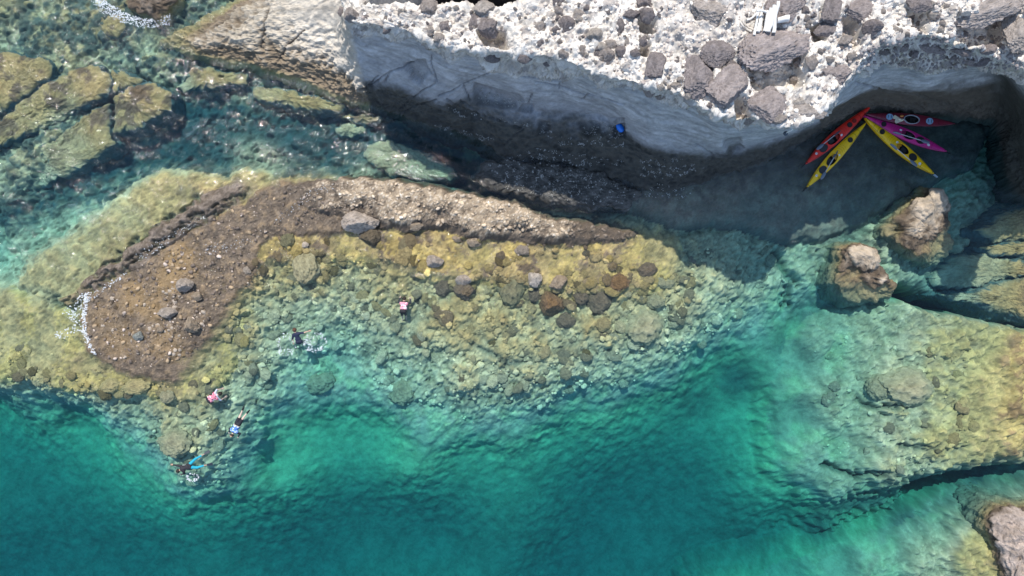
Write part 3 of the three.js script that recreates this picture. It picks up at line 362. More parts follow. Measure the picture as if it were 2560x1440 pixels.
{
  const pos = new Float32Array(NU * NV * 3), col = new Float32Array(NU * NV * 3), uv = new Float32Array(NU * NV * 2);
  for (let i = 0; i < NU; i++) {
    const p = profile(i / (NU - 1));
    for (let j = 0; j < NV; j++) { const v = rowStops[j], k = Math.min(8, Math.floor(v)), t = v - k, o = (i * NV + j) * 3; for (let c = 0; c < 3; c++) pos[o + c] = lerp(p[k][c], p[k + 1][c], t); uv.set([i / (NU - 1) * uLen / 5, v * .7], (i * NV + j) * 2); }
  }
  for (let pass = 0; pass < 5; pass++) { const q = pos.slice(); for (let i = 0; i < NU; i++) for (let j = 1; j < NV - 1; j++) { if (Math.abs(rowStops[j] - 4) < .12 && pass > 0) continue; const o = (i * NV + j) * 3; for (let c = 0; c < 3; c++) pos[o + c] = q[o + c] * .5 + .25 * (q[o - 3 + c] + q[o + 3 + c]); } }
  const index = new Uint32Array((NU - 1) * (NV - 1) * 6); let q = 0;
  for (let i = 0; i < NU - 1; i++) for (let j = 0; j < NV - 1; j++) { const a = i * NV + j, b = a + 1, c = a + NV, d = c + 1; index.set([a, b, c, c, b, d], q); q += 6; }
  const g = new THREE.BufferGeometry(); g.setAttribute('position', new THREE.BufferAttribute(pos, 3)); g.setIndex(new THREE.BufferAttribute(index, 1)); g.computeVertexNormals();
  const nrm = g.attributes.normal.array, cap = new Uint8Array(NU * NV);
  const smoothN = nrm.slice(); for (let pass = 0; pass < 6; pass++) { const s = smoothN.slice(); for (let i = 1; i < NU - 1; i++) for (let j = 1; j < NV - 1; j++) { const o = (i * NV + j) * 3; for (let c = 0; c < 3; c++) smoothN[o + c] = (s[o + c] * 2 + s[o - 3 + c] + s[o + 3 + c] + s[o - 3 * NV + c] + s[o + 3 * NV + c]) / 6; } }
  for (let i = 0; i < NU; i++) for (let j = 0; j < NV; j++) {
    const k = i * NV + j, o = k * 3, x = pos[o], y = pos[o + 1], z = pos[o + 2], v = rowStops[j], [px, py] = pixelOf(x, y, z);
    const n1 = fbm3(x * .55, y * .55, z * .55, 4), nf = fbm3(x * 3.2, y * 3.2, z * 3.2, 3), tongue = sst(872, 858, px - .25 * (py - 30));
    const lipline = 5.06 + .35 * n3(x * .5, 3, z * .5) + (px > 2130 ? 1.1 * sst(2130, 2180, px) : 0) + .5 * sst(1180, 1230, px) * sst(1480, 1420, px);
    const capMask = (1 - tongue) * sst(lipline + .14, lipline - .14, v + .12 * nf) * (v > 2.6 ? 1 : sst(2.2, 2.7, v));
    let d = 0, c;
    // the conglomerate cap: rough, full of stones; the wall: smooth bedded ash with joints
    const lumps = cells(x * 1 + .2 * nf, z * 1 + y * .8, .5, 41), small = cells(x + .1 * nf, z + y * .8, .2, 47);
    const rough = .34 * n1 + .14 * ridged3(x * 1.5, y * 1.5, z * 1.5, 3) + .05 * nf + .1 * Math.sqrt(Math.max(0, 1 - (lumps[0] / .55) ** 2)) * (lumps[2] > .55 ? 1 : 0) + .05 * Math.sqrt(Math.max(0, 1 - (small[0] / .55) ** 2)) * (small[2] > .45 ? 1 : 0);
    const bed1 = y * 2.2 + .9 * n3(x * .25, y * .25, z * .25) + .3 * nf * .3 + x * .12, strata = .008 * Math.sin(bed1 * 6.3) + .006 * n3(x * .5, bed1 * 4, z * .5);
    const lowrough = sst(2.2, .8, y) * (.16 * n1 + .09 * nf + .16 * ridged3(x * .9, y * 2.4, z * 1.6, 3));
    d += capMask * (rough + .22 * sst(4.5, 4.9, v) * (ridged3(x * 2.2, y * 2.2, z * 2.2, 3) + .6 * nf)) + (1 - capMask) * (.12 * n1 + strata * sst(.5, 1.6, y) + lowrough);
    if (tongue > 0) { const w = .5 * x * .5 + z * 1.6 + .5 * n1 * 2 + .15 * (px - 700) / 100; d += tongue * .05 * Math.sin(w * 7 + 1.2 * n3(x * .6, 0, z * .6)) * sst(700, 780, px) * sst(.5, 1, y) + tongue * .045 * nf * sst(1.2, .5, y); }
    let crack = 0; if (capMask < .6) for (const l of CRACKS) { const e = segDist(px + 4 * nf, py + 4 * n1, l); if (e < 9) crack = Math.max(crack, 1 - sst(.8, 2.6, e)); }
    let hole = 0; if (capMask < .5 && y < 6) for (const r of RECESS) { const e = inside(r, px + 6 * nf, py + 6 * n1); if (e > -6) hole = Math.max(hole, sst(-5, 6, e)); }
    d -= .13 * crack + .32 * hole;
    for (let a = 0; a < 3; a++) pos[o + a] += smoothN[o + a] * d;
    if (v > 3 && v < 4.2) for (const r of POCKETS) { const e = inside(r, px + 5 * n1, py + 5 * nf); if (e > -10) pos[o + 1] -= .95 * sst(-8, 4, e); }
    cap[k] = capMask > .5 ? 1 : 0;
    let pocket = 0; if (v > 3 && v < 4.2) for (const r of POCKETS) { const e = inside(r, px + 5 * n1, py + 5 * nf); if (e > -14) pocket = Math.max(pocket, sst(-12, -2, e)); }
    const clast = pocket > .1 ? 0 : lumps[2] > .78 && lumps[0] < .42 ? 1 : small[2] > .8 && small[0] < .4 ? .8 : 0;
    let capC = mix3([.85, .785, .70], [.70, .625, .54], sst(.05, .6, n3(x * .9, y * .9, z * .9) * .6 + nf)); capC = mix3(capC, [.25, .215, .2], clast * .6);
    if (px > 1640 && px < 1860 && py < 130) capC = mix3(capC, [.6, .54, .48], .6);
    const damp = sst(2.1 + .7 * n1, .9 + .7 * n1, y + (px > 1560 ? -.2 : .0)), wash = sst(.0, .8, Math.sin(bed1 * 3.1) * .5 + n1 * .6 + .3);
    let wall = mix3([.46, .465, .48], [.60, .605, .62], sst(-.5, .6, n3(x * .3, bed1 * 1.1, z * .3) + .7 * n1) * sst(1.5, 4, y)); wall = mix3(wall, [.092, .086, .071], damp); wall = mix3(wall, [.07, .066, .056], sst(.55, .15, y) * (1 - tongue)); wall = mix3(wall, [.10, .094, .08], hole * .3); wall = mix3(wall, [.14, .135, .13], crack * .5);  // hole paints the shade of the recesses into the wall colour
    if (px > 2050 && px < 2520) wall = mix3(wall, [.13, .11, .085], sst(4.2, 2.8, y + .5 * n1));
    if (v < 2.3 && px > 1080 && px < 1300) wall = [.02, .02, .022];  // cave darkness behind the ridge, painted near black
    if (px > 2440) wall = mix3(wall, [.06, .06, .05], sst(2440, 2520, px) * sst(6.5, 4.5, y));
    let ton = mix3([.74, .66, .55], [.58, .51, .42], sst(-.2, .5, n1 + .3 * nf)); ton = mix3(ton, [.58, .5, .38], sst(820, 600, px) * .6); ton = mix3(ton, [.26, .195, .125], sst(1.15, .45, y + .5 * n1 + .2 * nf + (700 - px) * .0022) * .95); ton = mix3(ton, [.33, .275, .13], sst(.15, -.15, y)); ton = mix3(ton, [.14, .12, .1], crack * .8);
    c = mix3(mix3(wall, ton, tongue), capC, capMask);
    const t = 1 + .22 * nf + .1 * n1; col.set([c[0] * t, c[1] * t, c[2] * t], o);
  }
  g.setAttribute('color', new THREE.BufferAttribute(col, 3)); g.setAttribute('uv', new THREE.BufferAttribute(uv, 2)); g.computeVertexNormals();
  const sets = [[], []]; for (let t = 0; t < index.length; t += 3) sets[cap[index[t]]].push(index[t], index[t + 1], index[t + 2]);
  const sub = (list) => { const s = new THREE.BufferGeometry(), map = new Map(), idx = list.map((v) => { if (!map.has(v)) map.set(v, map.size); return map.get(v); }); for (const n of ['position', 'normal', 'color', 'uv']) { const a = g.attributes[n], w = a.itemSize, arr = new Float32Array(map.size * w); for (const [v, m] of map) for (let c = 0; c < w; c++) arr[m * w + c] = a.array[v * w + c]; s.setAttribute(n, new THREE.BufferAttribute(arr, w)); } s.setIndex(new THREE.BufferAttribute(Uint32Array.from(idx), 1)); return s; };
  part(cliff, 'wall', sub(sets[0]), rock(.85, .03)); part(cliff, 'conglomerate_cap', sub(sets[1]), rock(1, .03));
  cliffTree = new MeshBVH(g.clone());
}
const eye = new THREE.Vector3(0, HC, 0), ray = new THREE.Ray();
function onCliff(px, py) { const [x, z] = at(px, py, 0); ray.set(eye, new THREE.Vector3(x, -HC, z).normalize()); const hit = cliffTree.raycastFirst(ray, THREE.DoubleSide); return hit ? { p: hit.point, n: hit.face.normal.y < 0 ? hit.face.normal.clone().negate() : hit.face.normal.clone() } : null; }
function onTop(px, py) { const c = onCliff(px, py), [x, y, z] = onFloor(px, py); let best = new THREE.Vector3(x, y, z); if (c && c.p.y > best.y) best = c.p; for (const t of massTrees) { const h = t.raycastFirst(ray, THREE.DoubleSide); if (h && h.point.y > best.y) best = h.point; } return best; }

// ---------------------------------------------------------------- the sea: one closed body of clear water that absorbs light, with a rippled, faintly mirroring surface
{
  const xs = lines(-30.6, 30.6, .11, 130), zs = lines(-17.4, 17.4, .11, 130), nx = xs.length, nz = zs.length, P = [], I = [], U = [];
  const wave = (x, z) => {
    const swell = lerp(1.15, .3, sst(-14, 6, x)) * lerp(1, .22, sst(-5, 3, z)) * (Math.abs(x) > 34 || Math.abs(z) > 20 ? 0 : 1);
    const u = x * .94 + z * .34, v = -x * .34 + z * .94;
    return swell * (.075 * n2(u * .22, v * .5) + .062 * n2(u * .55 + 5, v * 1.2) + .045 * n2b(u * 1.3, v * 2.4 + 3) + .022 * n2(u * 3 + 7, v * 4.6)) - .03;
  };
  for (const z of zs) for (const x of xs) { P.push(x, wave(x, z), z); U.push(x / 5, z / 5); }
  const n = nx * nz; for (const z of zs) for (const x of xs) { P.push(x, -30, z); U.push(0, 0); }
  const id = (i, j, b) => b * n + j * nx + i;
  for (let j = 0; j < nz - 1; j++) for (let i = 0; i < nx - 1; i++) I.push(id(i, j, 0), id(i, j + 1, 0), id(i + 1, j, 0), id(i + 1, j, 0), id(i, j + 1, 0), id(i + 1, j + 1, 0));
  const B = [id(0, 0, 1), id(nx - 1, 0, 1), id(0, nz - 1, 1), id(nx - 1, nz - 1, 1)]; I.push(B[0], B[1], B[2], B[1], B[3], B[2]);
  const wall = (list) => { for (let k = 0; k < list.length - 1; k++) { const [a, b] = [list[k], list[k + 1]]; I.push(a, b, a + n, b, b + n, a + n); } };
  const seq = (m) => [...Array(m).keys()];
  wall(seq(nx).map((i) => id(i, nz - 1, 0))); wall(seq(nx).reverse().map((i) => id(i, 0, 0))); wall(seq(nz).map((j) => id(0, j, 0))); wall(seq(nz).reverse().map((j) => id(nx - 1, j, 0)));
  const bottom = new THREE.BufferGeometry(); bottom.setAttribute('position', new THREE.Float32BufferAttribute(P, 3)); bottom.setAttribute('uv', new THREE.Float32BufferAttribute(U, 2)); bottom.setIndex(I); bottom.computeVertexNormals();
  const water = new THREE.MeshPhysicalMaterial({ color: 0xffffff, metalness: 1, roughness: .045, transparent: true, opacity: .024, thickness: 8, bumpMap: grainFine, bumpScale: .008 });
  const sig = [.27, .072, .036], D = 4; water.attenuationDistance = D; water.attenuationColor = new THREE.Color().setRGB(...sig.map((s) => Math.exp(-s * D)));
  struct(mesh(bottom, water), 'water', 'clear turquoise sea water over the rocks');
}

// ---------------------------------------------------------------- stones
function stoneGeometry(detail, seed, crag, flat = 1) {
  const g = mergeVertices(new THREE.IcosahedronGeometry(1, detail).deleteAttribute('uv').deleteAttribute('normal')), p = g.attributes.position, v = new THREE.Vector3();
  const planes = [...Array(9).keys()].map((k) => { const r = mulberry(seed * 31 + k); r(); return [new THREE.Vector3(r() - .5, r() - .5, r() - .5).normalize(), (flat === 1 ? .58 : .72) + .26 * r()]; });
  const col = new Float32Array(p.count * 3), uv = new Float32Array(p.count * 2);
  for (let i = 0; i < p.count; i++) {
    v.fromBufferAttribute(p, i); let r = 1; for (const [n, d] of planes) { const c = v.dot(n); if (c > .2) r = Math.min(r, d / c); }
    const s = seed * 7.7, a = fbm3(v.x * 1.6 + s, v.y * 1.6, v.z * 1.6, 3), b = flat === 1 ? ridged3(v.x * 1.8 + s, v.y * 5, v.z * 4.4 + v.x * 1.2, 4) : ridged3(v.x * 2.6 + s, v.y * 3.2, v.z * 2.6, 4);
    r *= 1 + (flat === 1 ? .1 : .18) * a + crag * b + (detail > 10 ? .07 * ridged3(v.x * 6 + s, v.y * 9, v.z * 8, 3) : 0); v.multiplyScalar(r); v.y *= flat; p.setXYZ(i, v.x, v.y, v.z);
    const t = 1 + .4 * b + .3 * a; col.set([t, t, t], i * 3); uv.set([v.x * .3, v.z * .3 + v.y * .2], i * 2);
  }
  g.setAttribute('color', new THREE.BufferAttribute(col, 3)); g.setAttribute('uv', new THREE.BufferAttribute(uv, 2)); g.computeVertexNormals(); return g;
}
const CRAG = [0, 1, 2, 3, 4, 5].map((k) => stoneGeometry(20, k + 1, .12)), CRAG2 = [0, 1, 2, 3, 4].map((k) => stoneGeometry(5, k + 20, .14)), ROUND = [0, 1, 2, 3, 4, 5, 6].map((k) => stoneGeometry(6, k + 40, .15, .7)), PEB = [0, 1, 2].map((k) => stoneGeometry(1, k + 60, .08, .8)), BIGROUND = [0, 1, 2, 3].map((k) => stoneGeometry(16, k + 80, .09, .8));
const stoneMat = (c, rough = .95) => new THREE.MeshStandardMaterial({ color: new THREE.Color().setRGB(...c), vertexColors: true, roughness: rough, map: tint, bumpMap: grain, bumpScale: .06 });
const LAVA = [[.36, .30, .275], [.29, .245, .23], [.40, .34, .30], [.45, .385, .335], [.53, .46, .395]].map((c) => stoneMat(c));
const scaleAt = (y) => (HC - y) / HC / PPM;
// stones set in the cliff top: x, y, half width, half height in the photograph, tone; the big ones first
const CLASTS = `1933,116,80,52,0 1913,262,44,42,0 1816,220,46,54,0 1743,192,44,48,1 1796,136,38,30,1 2089,182,36,34,0 2466,22,82,40,2 2142,24,40,30,0 2080,28,28,34,1 2298,8,34,20,1 1965,18,46,34,0 1779,26,44,34,3 2021,280,40,22,3 2070,74,34,22,1 1640,170,30,33,1 2540,80,36,44,3 2181,70,22,18,1 1221,68,24,27,1 1184,56,15,20,1 1070,22,25,21,2 1209,21,27,17,4 879,38,23,16,2 856,28,12,12,0 1094,96,15,12,3 1113,64,13,13,0 1076,78,12,12,3 1398,29,14,15,2 1447,39,18,18,3 1416,61,19,18,1 1390,72,11,9,1 1349,66,15,18,3 1484,86,19,14,4 1527,111,18,13,3 1502,119,13,12,4 1515,143,20,19,2 1552,129,14,18,1 1552,64,13,17,1 1619,37,18,20,1 1580,37,22,11,1 1609,102,11,13,1 1623,229,15,19,2 1408,135,14,11,2 1457,123,9,13,2 1568,104,9,15,3 1588,131,13,10,1 1611,6,22,16,0 1404,3,20,14,1 1997,154,13,12,0 1826,160,15,12,1 2031,152,17,20,2 2113,102,20,12,3 1227,140,23,14,1 1311,146,18,12,1 965,77,12,8,1 1367,158,9,8,1 2335,40,16,12,4 2355,60,10,10,3 2240,75,14,10,4 2205,30,9,8,3 2130,140,12,12,3 2075,150,12,10,3 1985,200,13,12,2 1960,150,16,12,0 1890,150,12,11,2 1650,240,12,9,3 1690,215,14,10,3 1720,240,10,9,4 1870,300,14,12,2 1945,300,22,12,3 2000,255,18,12,4 1770,200,10,9,3 2255,118,24,11,0 2330,120,30,13,0 2400,128,24,11,0 2455,152,30,15,1 2420,155,18,10,0 2210,128,14,9,1 2290,134,16,9,1 2380,142,14,9,1 2470,125,20,12,0`.split(/\s+/).map((s) => s.split(',').map(Number));
let stones = 0;
function setStone(px, py, rw, rh, geo, mat, lift = .15, parent = cliff, name = 'stone', a2 = rw > 25) {
  const hit = onCliff(px, py); if (!hit) return null;
  const k = scaleAt(hit.p.y), m = part(parent, name, geo, mat), tall = Math.min(rw, rh) * k;
  m.position.copy(hit.p).addScaledVector(hit.n, tall * lift); m.scale.set(rw * k * 1.08, tall * (a2 ? .5 : .8 + .4 * R()), rh * k * 1.08); m.rotation.y = (R() - .5) * .7; stones++; return m;
}
for (const [px, py, a, b, t] of CLASTS) setStone(px, py, a, b, a > 18 ? CRAG[stones % 6] : CRAG2[stones % 5], LAVA[t], a > 25 ? .06 : -.05);
// smaller stones of the same conglomerate
const TOP = poly('860,52 905,14 1000,16 1190,18 1290,16 1400,4 1600,4 1800,4 2200,4 2400,4 2556,4 2556,165 2490,148 2400,96 2300,84 2196,102 2118,200 2056,270 1975,316 1880,290 1790,280 1700,232 1600,210 1500,184 1400,145 1295,128 1195,122 1095,106 1000,70'), inPoly = (l, x, y) => { let c = false; for (let i = 0, j = l.length - 1; i < l.length; j = i++) { const [ax, ay] = l[j], [bx, by] = l[i]; if ((by > y) !== (ay > y) && x < (ax - bx) * (y - by) / (ay - by) + bx) c = !c; } return c; };
while (stones < 292) { const px = lerp(850, 2556, R()), py = lerp(2, 325, R()); if (!inPoly(TOP, px, py) || (px > 1650 && px < 1860 && py < 120 && R() < .7)) continue; const r = 4 + 6.5 * R() * R(); setStone(px, py, r, r * (.75 + .4 * R()), CRAG2[stones % 5], LAVA[Math.floor(R() * 5)], .0); }
function scatterOn(parent, name, list, geo, mat) { // list: position, scale, colour
  const im = new THREE.InstancedMesh(geo, mat, list.length), M = new THREE.Matrix4(), Q = new THREE.Quaternion(), E = new THREE.Euler(), C = new THREE.Color();
  list.forEach(([p, s, c], i) => { E.set((R() - .5) * .6, R() * 6.28, (R() - .5) * .6); im.setMatrixAt(i, M.compose(p, Q.setFromEuler(E), s)); im.setColorAt(i, C.setRGB(...c)); });
  im.name = name; im.castShadow = im.receiveShadow = true; im.userData.kind = 'stuff'; parent.add(im); return im;
}
const whiteMat = new THREE.MeshStandardMaterial({ color: 0xffffff, vertexColors: true, roughness: .95 });
{
  const l = []; while (l.length < 2600) { const px = lerp(850, 2556, R()), py = lerp(2, 325, R()); if (!inPoly(TOP, px, py)) continue; const h = onCliff(px, py); if (!h) continue; const r = (.03 + .07 * R() * R() * 1.4), g = R(), c = g < .4 ? [.34, .29, .26] : g < .7 ? [.5, .44, .385] : [.74, .68, .6]; l.push([h.p, new THREE.Vector3(r, r * .8, r), c]); }
  for (let k = 0; k < 420;) { const px = lerp(2140, 2556, R()), py = lerp(88, 172, R()), h = onCliff(px, py); k++; if (!h || h.p.y < 6.5) continue; const r = .04 + .1 * R() * R(); l.push([h.p, new THREE.Vector3(r, r, r), [.26, .23, .22]]); }
  scatterOn(cliff, 'pebbles', l, PEB[0], whiteMat);
}

// prominent boulders on the reef and in the shallows: x, y, half width, half height, share of the height above its seat, colour, geometry, label
const PALEROCK = stoneMat([.47, .39, .32]), TAN = stoneMat([.40, .31, .22]), DARKROCK = stoneMat([.16, .125, .08]), RUST = stoneMat([.2, .125, .06]), MOSS = stoneMat([.20, .185, .10]), KHAKI = stoneMat([.36, .325, .19]), GREY = stoneMat([.34, .35, .31]), SULPHUR = stoneMat([.42, .35, .16]);
const BOULDERS = [
  [903, 555, 40, 26, .75, PALEROCK, CRAG, 'largest pale boulder, on the reef below the bare ridge'], [925, 590, 26, 26, .3, DARKROCK, CRAG, 'dark wet rock tucked under the largest pale boulder'], [1040, 565, 17, 11, .5, TAN, CRAG2, 'small pinkish rock alone on the wet reef, right of the largest boulder'],
  [1085, 653, 22, 14, .7, PALEROCK, CRAG, 'pale wedge of rock standing out of golden weed'], [1160, 702, 18, 14, .9, PALEROCK, CRAG, 'pale jagged top of a dark rock above the swimmer in pink and black'], [1162, 728, 25, 30, .45, DARKROCK, CRAG, 'dark rock under the jagged pale tip'], [1106, 716, 20, 22, .5, DARKROCK, BIGROUND, 'round dark brown rock left of the jagged pale tip'],
  [1337, 697, 16, 19, .9, stoneMat([.56, .48, .40]), CRAG2, 'squarish cream coloured rock standing out of the shallows'], [1396, 708, 22, 17, .7, TAN, CRAG, 'jagged brown rock right of the squarish cream rock'], [1186, 604, 17, 13, .7, TAN, CRAG2, 'larger of two tan rocks close together on the wet reef'], [1142, 598, 12, 9, .6, TAN, CRAG2, 'smaller of two tan rocks close together on the wet reef'],
  [1276, 722, 29, 40, .35, MOSS, BIGROUND, 'long rounded dark olive boulder just under water'], [1380, 757, 27, 32, .4, RUST, CRAG, 'rust brown triangular boulder under water'], [1338, 735, 16, 20, .4, DARKROCK, BIGROUND, 'dark rock between the olive boulder and the rust brown one'], [1494, 750, 31, 32, .35, DARKROCK, BIGROUND, 'broad flat topped dark boulder under water'], [1452, 742, 17, 19, .35, DARKROCK, BIGROUND, 'smaller dark boulder touching the broad flat topped one'],
  [1416, 800, 23, 17, .4, stoneMat([.18, .14, .09]), BIGROUND, 'brown egg shaped boulder below the rust brown triangle'], [766, 670, 29, 38, .4, KHAKI, BIGROUND, 'khaki boulder at the inner bend of the reef'], [719, 600, 18, 18, .5, MOSS, BIGROUND, 'round dark green stone among golden weed'], [1605, 815, 45, 42, .4, KHAKI, BIGROUND, 'largest submerged yellow boulder, right end of the rubble'], [1640, 752, 22, 17, .35, KHAKI, BIGROUND, 'smooth pale khaki boulder right of the brown ones'], [1618, 675, 22, 16, .45, DARKROCK, BIGROUND, 'dark boulder at the right end of the golden weed'],
  [1545, 705, 26, 20, .35, RUST, BIGROUND, 'brown boulder between the broad dark one and the weed'], [1728, 656, 10, 15, .8, TAN, CRAG2, 'small orange tan rock in the shaded right shallows'], [466, 712, 19, 16, .9, PALEROCK, CRAG, 'pale jagged rock on the brown platform beside the ochre patch'], [496, 742, 14, 12, .9, TAN, CRAG2, 'tan rock with a dark hole beside it, right part of the brown platform'], [420, 783, 24, 13, .7, PALEROCK, CRAG, 'broken pale rock in the middle of the brown platform'], [482, 812, 19, 17, .9, TAN, CRAG, 'tan rock at the lower right of the brown platform'], [400, 825, 9, 8, .6, TAN, CRAG2, 'small tan pointed stone below the broken pale rock'],
  [348, 840, 11, 11, .9, GREY, CRAG2, 'smooth grey pebble on the brown platform'], [340, 966, 35, 18, .3, SULPHUR, BIGROUND, 'widest yellow boulder along the lower edge of the left reef'], [277, 964, 23, 16, .3, SULPHUR, BIGROUND, 'yellow boulder cut off by dark water, left of the widest'], [298, 986, 12, 9, .3, SULPHUR, BIGROUND, 'little yellow boulder below the gap between two larger ones'], [420, 992, 18, 16, .3, KHAKI, BIGROUND, 'khaki round boulder left of the swimmer in the pink vest'], [440, 1105, 40, 32, .35, KHAKI, BIGROUND, 'big knobbly submerged boulder left of the swimmer with the blue vest'],
  [2262, 965, 58, 42, .4, KHAKI, BIGROUND, 'biggest submerged boulder on the right hand bank'], [2196, 968, 27, 28, .4, KHAKI, BIGROUND, 'boulder leaning on the biggest one of the right hand bank'], [800, 955, 38, 30, .02, KHAKI, BIGROUND, 'blurred pale green boulder deep below the splashing swimmer'], [1005, 975, 38, 34, .05, KHAKI, BIGROUND, 'deep round boulder seen faintly at the edge of the turquoise'], [1255, 640, 14, 16, .4, DARKROCK, CRAG2, 'dark upright rock in golden weed above the olive boulder'], [1660, 705, 24, 14, .3, KHAKI, BIGROUND, 'flat khaki boulder at the shadow edge'],
];
let bn = 0;
for (const [px, py, rw, rh, up, mat, geos, label] of BOULDERS) {
  const [x, y, z] = onFloor(px, py), k = scaleAt(y), tall = Math.min(rw, rh) * k, m = mesh(geos[bn % geos.length], mat);
  m.scale.set(rw * k * 1.1, tall * (geos === CRAG ? 1.1 : .95), rh * k * 1.1); m.position.set(x, y + tall * (up - .42) * .8, z); m.rotation.y = (R() - .5) * .5; add(m, 'boulder', label, 'boulder'); bn++;
}

// rubble on the reef flats: the larger stones one by one, the rest as a mass
const ZONES = [['620,660 760,620 900,640 1050,640 1250,660 1500,680 1680,680 1840,760 1920,800 1850,870 1700,930 1550,970 1400,1010 1250,1090 1100,1060 950,1000 900,900 760,870 700,960 640,1010 560,1010 500,960 560,860', 1], ['0,860 120,880 230,920 340,950 480,960 560,1000 480,1020 330,1000 200,1000 60,960 0,945', .9], ['380,1060 460,1020 560,1050 640,1090 620,1190 540,1230 440,1200 400,1140', .8], ['600,600 760,590 960,600 1250,610 1600,620 1690,690 1500,720 1200,700 950,650 700,660', .5], ['1960,900 2180,820 2420,900 2440,1120 2300,1190 2150,1260 2000,1150', .35], ['230,760 440,700 540,760 480,890 300,900', .5], ['1700,610 1900,610 1980,700 1850,750 1730,700', .5]].map(([s, w]) => { const l = poly(s), xs = l.map((p) => p[0]), ys = l.map((p) => p[1]), b = [Math.min(...xs), Math.max(...xs), Math.min(...ys), Math.max(...ys)]; return [l, w, b, (b[1] - b[0]) * (b[3] - b[2]) * w]; });
{
  const total = ZONES.reduce((a, q) => a + q[3], 0), all = [];
  while (all.length < 3400) {
    let t = R() * total, q = ZONES[0]; for (const c of ZONES) { if ((t -= c[3]) < 0) { q = c; break; } }
    const px = lerp(q[2][0], q[2][1], R()), py = lerp(q[2][2], q[2][3], R()); if (!inPoly(q[0], px, py) || n2(px * .011, py * .011) + .6 * n2b(px * .03, py * .03) < -.35 + .5 * R()) continue;
    const [x, y, z] = onFloor(px, py); if (y < -2.3 || (y < -1 && R() < .55)) continue; const r = q === ZONES[5] ? .04 + .1 * R() ** 3 : .045 + .25 * R() ** 6, g = R();
    let c = y > .05 && g > .6 ? [.4, .33, .26] : floorColour(x, z); const b = (.8 + .4 * R()) * (g < .3 && y > -1.3 ? .5 : y > -.8 ? .85 : 1); c = c.map((v) => Math.min(.8, v * b));
    all.push({ p: new THREE.Vector3(x, y - r * .08, z), r, c });
  }
  all.sort((a, b) => b.r - a.r);
  const tones = new Map();
  all.slice(0, 295).forEach((s, i) => { const key = s.c.map((v) => Math.round(v * 14)).join(), mat = tones.get(key) ?? stoneMat(s.c); tones.set(key, mat); const m = part(bed, 'stone', ROUND[i % 7], mat); m.position.copy(s.p); m.scale.set(s.r * (1 + .8 * R()), s.r * (.55 + .3 * R()), s.r * (.9 + .5 * R())); m.rotation.y = R() * 6.28; });
  const rest = all.slice(295); for (let k = 0; k < 3; k++) scatterOn(bed, 'rubble', rest.filter((_, i) => i % 3 === k).map((s) => [s.p, new THREE.Vector3(s.r * (1 + .4 * R()), s.r * .8, s.r * (1 + .4 * R())), s.c]), [ROUND[0], ROUND[3], CRAG2[1]][k], whiteMat);
  // shingle crust of the bare ridge and the wet platform
  const l = [], ridge = poly('700,470 850,450 1000,458 1180,492 1300,515 1420,555 1640,592 1560,600 1400,590 1200,575 1000,552 800,520'), wetp = poly('215,745 360,655 520,558 640,490 760,470 860,540 640,600 560,770 480,890 340,925 220,870');
  for (let k = 0; k < 4200; k++) { const px = lerp(690, 1640, R()), py = lerp(448, 600, R()); if (!inPoly(ridge, px, py)) continue; const [x, y, z] = onFloor(px, py), r = .025 + .1 * R() ** 5, b = .6 + .6 * R(); l.push([new THREE.Vector3(x, y, z), new THREE.Vector3(r * 1.3, r * .8, r), floorColour(x, z).map((v) => v * b)]); }
  for (let k = 0; k < 3000; k++) { const px = lerp(215, 860, R()), py = lerp(470, 925, R()); if (!inPoly(wetp, px, py)) continue; const [x, y, z] = onFloor(px, py), r = .03 + .1 * R() ** 4, b = .7 + .6 * R(), g = R(); l.push([new THREE.Vector3(x, y, z), new THREE.Vector3(r * 1.2, r, r), (g < .6 ? [.12, .09, .068] : g < .85 ? [.28, .2, .12] : [.42, .34, .28]).map((v) => v * b)]); }
  scatterOn(reef, 'shingle', l, PEB[1], new THREE.MeshStandardMaterial({ color: 0xffffff, vertexColors: true, roughness: .6 }));
}
// barnacles and limpets on the shaded ledges
{
  const l = [], areas = [['1190,215 1300,245 1310,268 1260,270 1200,258', 260], ['1010,170 1050,160 1070,200 1040,205', 50], ['1120,268 1190,280 1215,300 1150,292', 120], ['1240,292 1330,312 1328,318 1240,300', 90], ['1260,400 1340,370 1560,400 1570,415 1420,418 1280,410', 420], ['1215,408 1450,418 1600,482 1560,516 1450,508 1260,470', 1000], ['1340,310 1380,305 1380,335 1350,335', 70], ['1440,310 1500,300 1560,310 1560,345 1470,350', 240], ['1080,305 1250,350 1250,362 1100,330', 240], ['1600,400 1700,395 1760,420 1680,450 1600,440', 380], ['1640,455 1760,470 1700,500 1600,490', 120], ['1370,340 1560,355 1560,372 1400,365', 160]];
  for (const [s, n] of areas) { const q = poly(s), xs = q.map((p) => p[0]), ys = q.map((p) => p[1]); for (let k = 0, tries = 0; k < n && tries < n * 6; tries++) { const px = lerp(Math.min(...xs), Math.max(...xs), R()), py = lerp(Math.min(...ys), Math.max(...ys), R()); if (!inPoly(q, px, py) || n2(px * .045, py * .06) + .4 * n2b(px * .15, py * .15) < .05 + .5 * R()) continue; const p = onTop(px, py), r = .014 + .03 * R() ** 3, b = .28 + .42 * R(); l.push([p, new THREE.Vector3(r, r, r), [.62 * b, .6 * b, .55 * b]]); k++; } }
  const b = scatterOn(scene, 'barnacles', l, PEB[2], whiteMat); b.userData.label = 'pale barnacles and limpets speckling the dark shaded ledges'; 
}

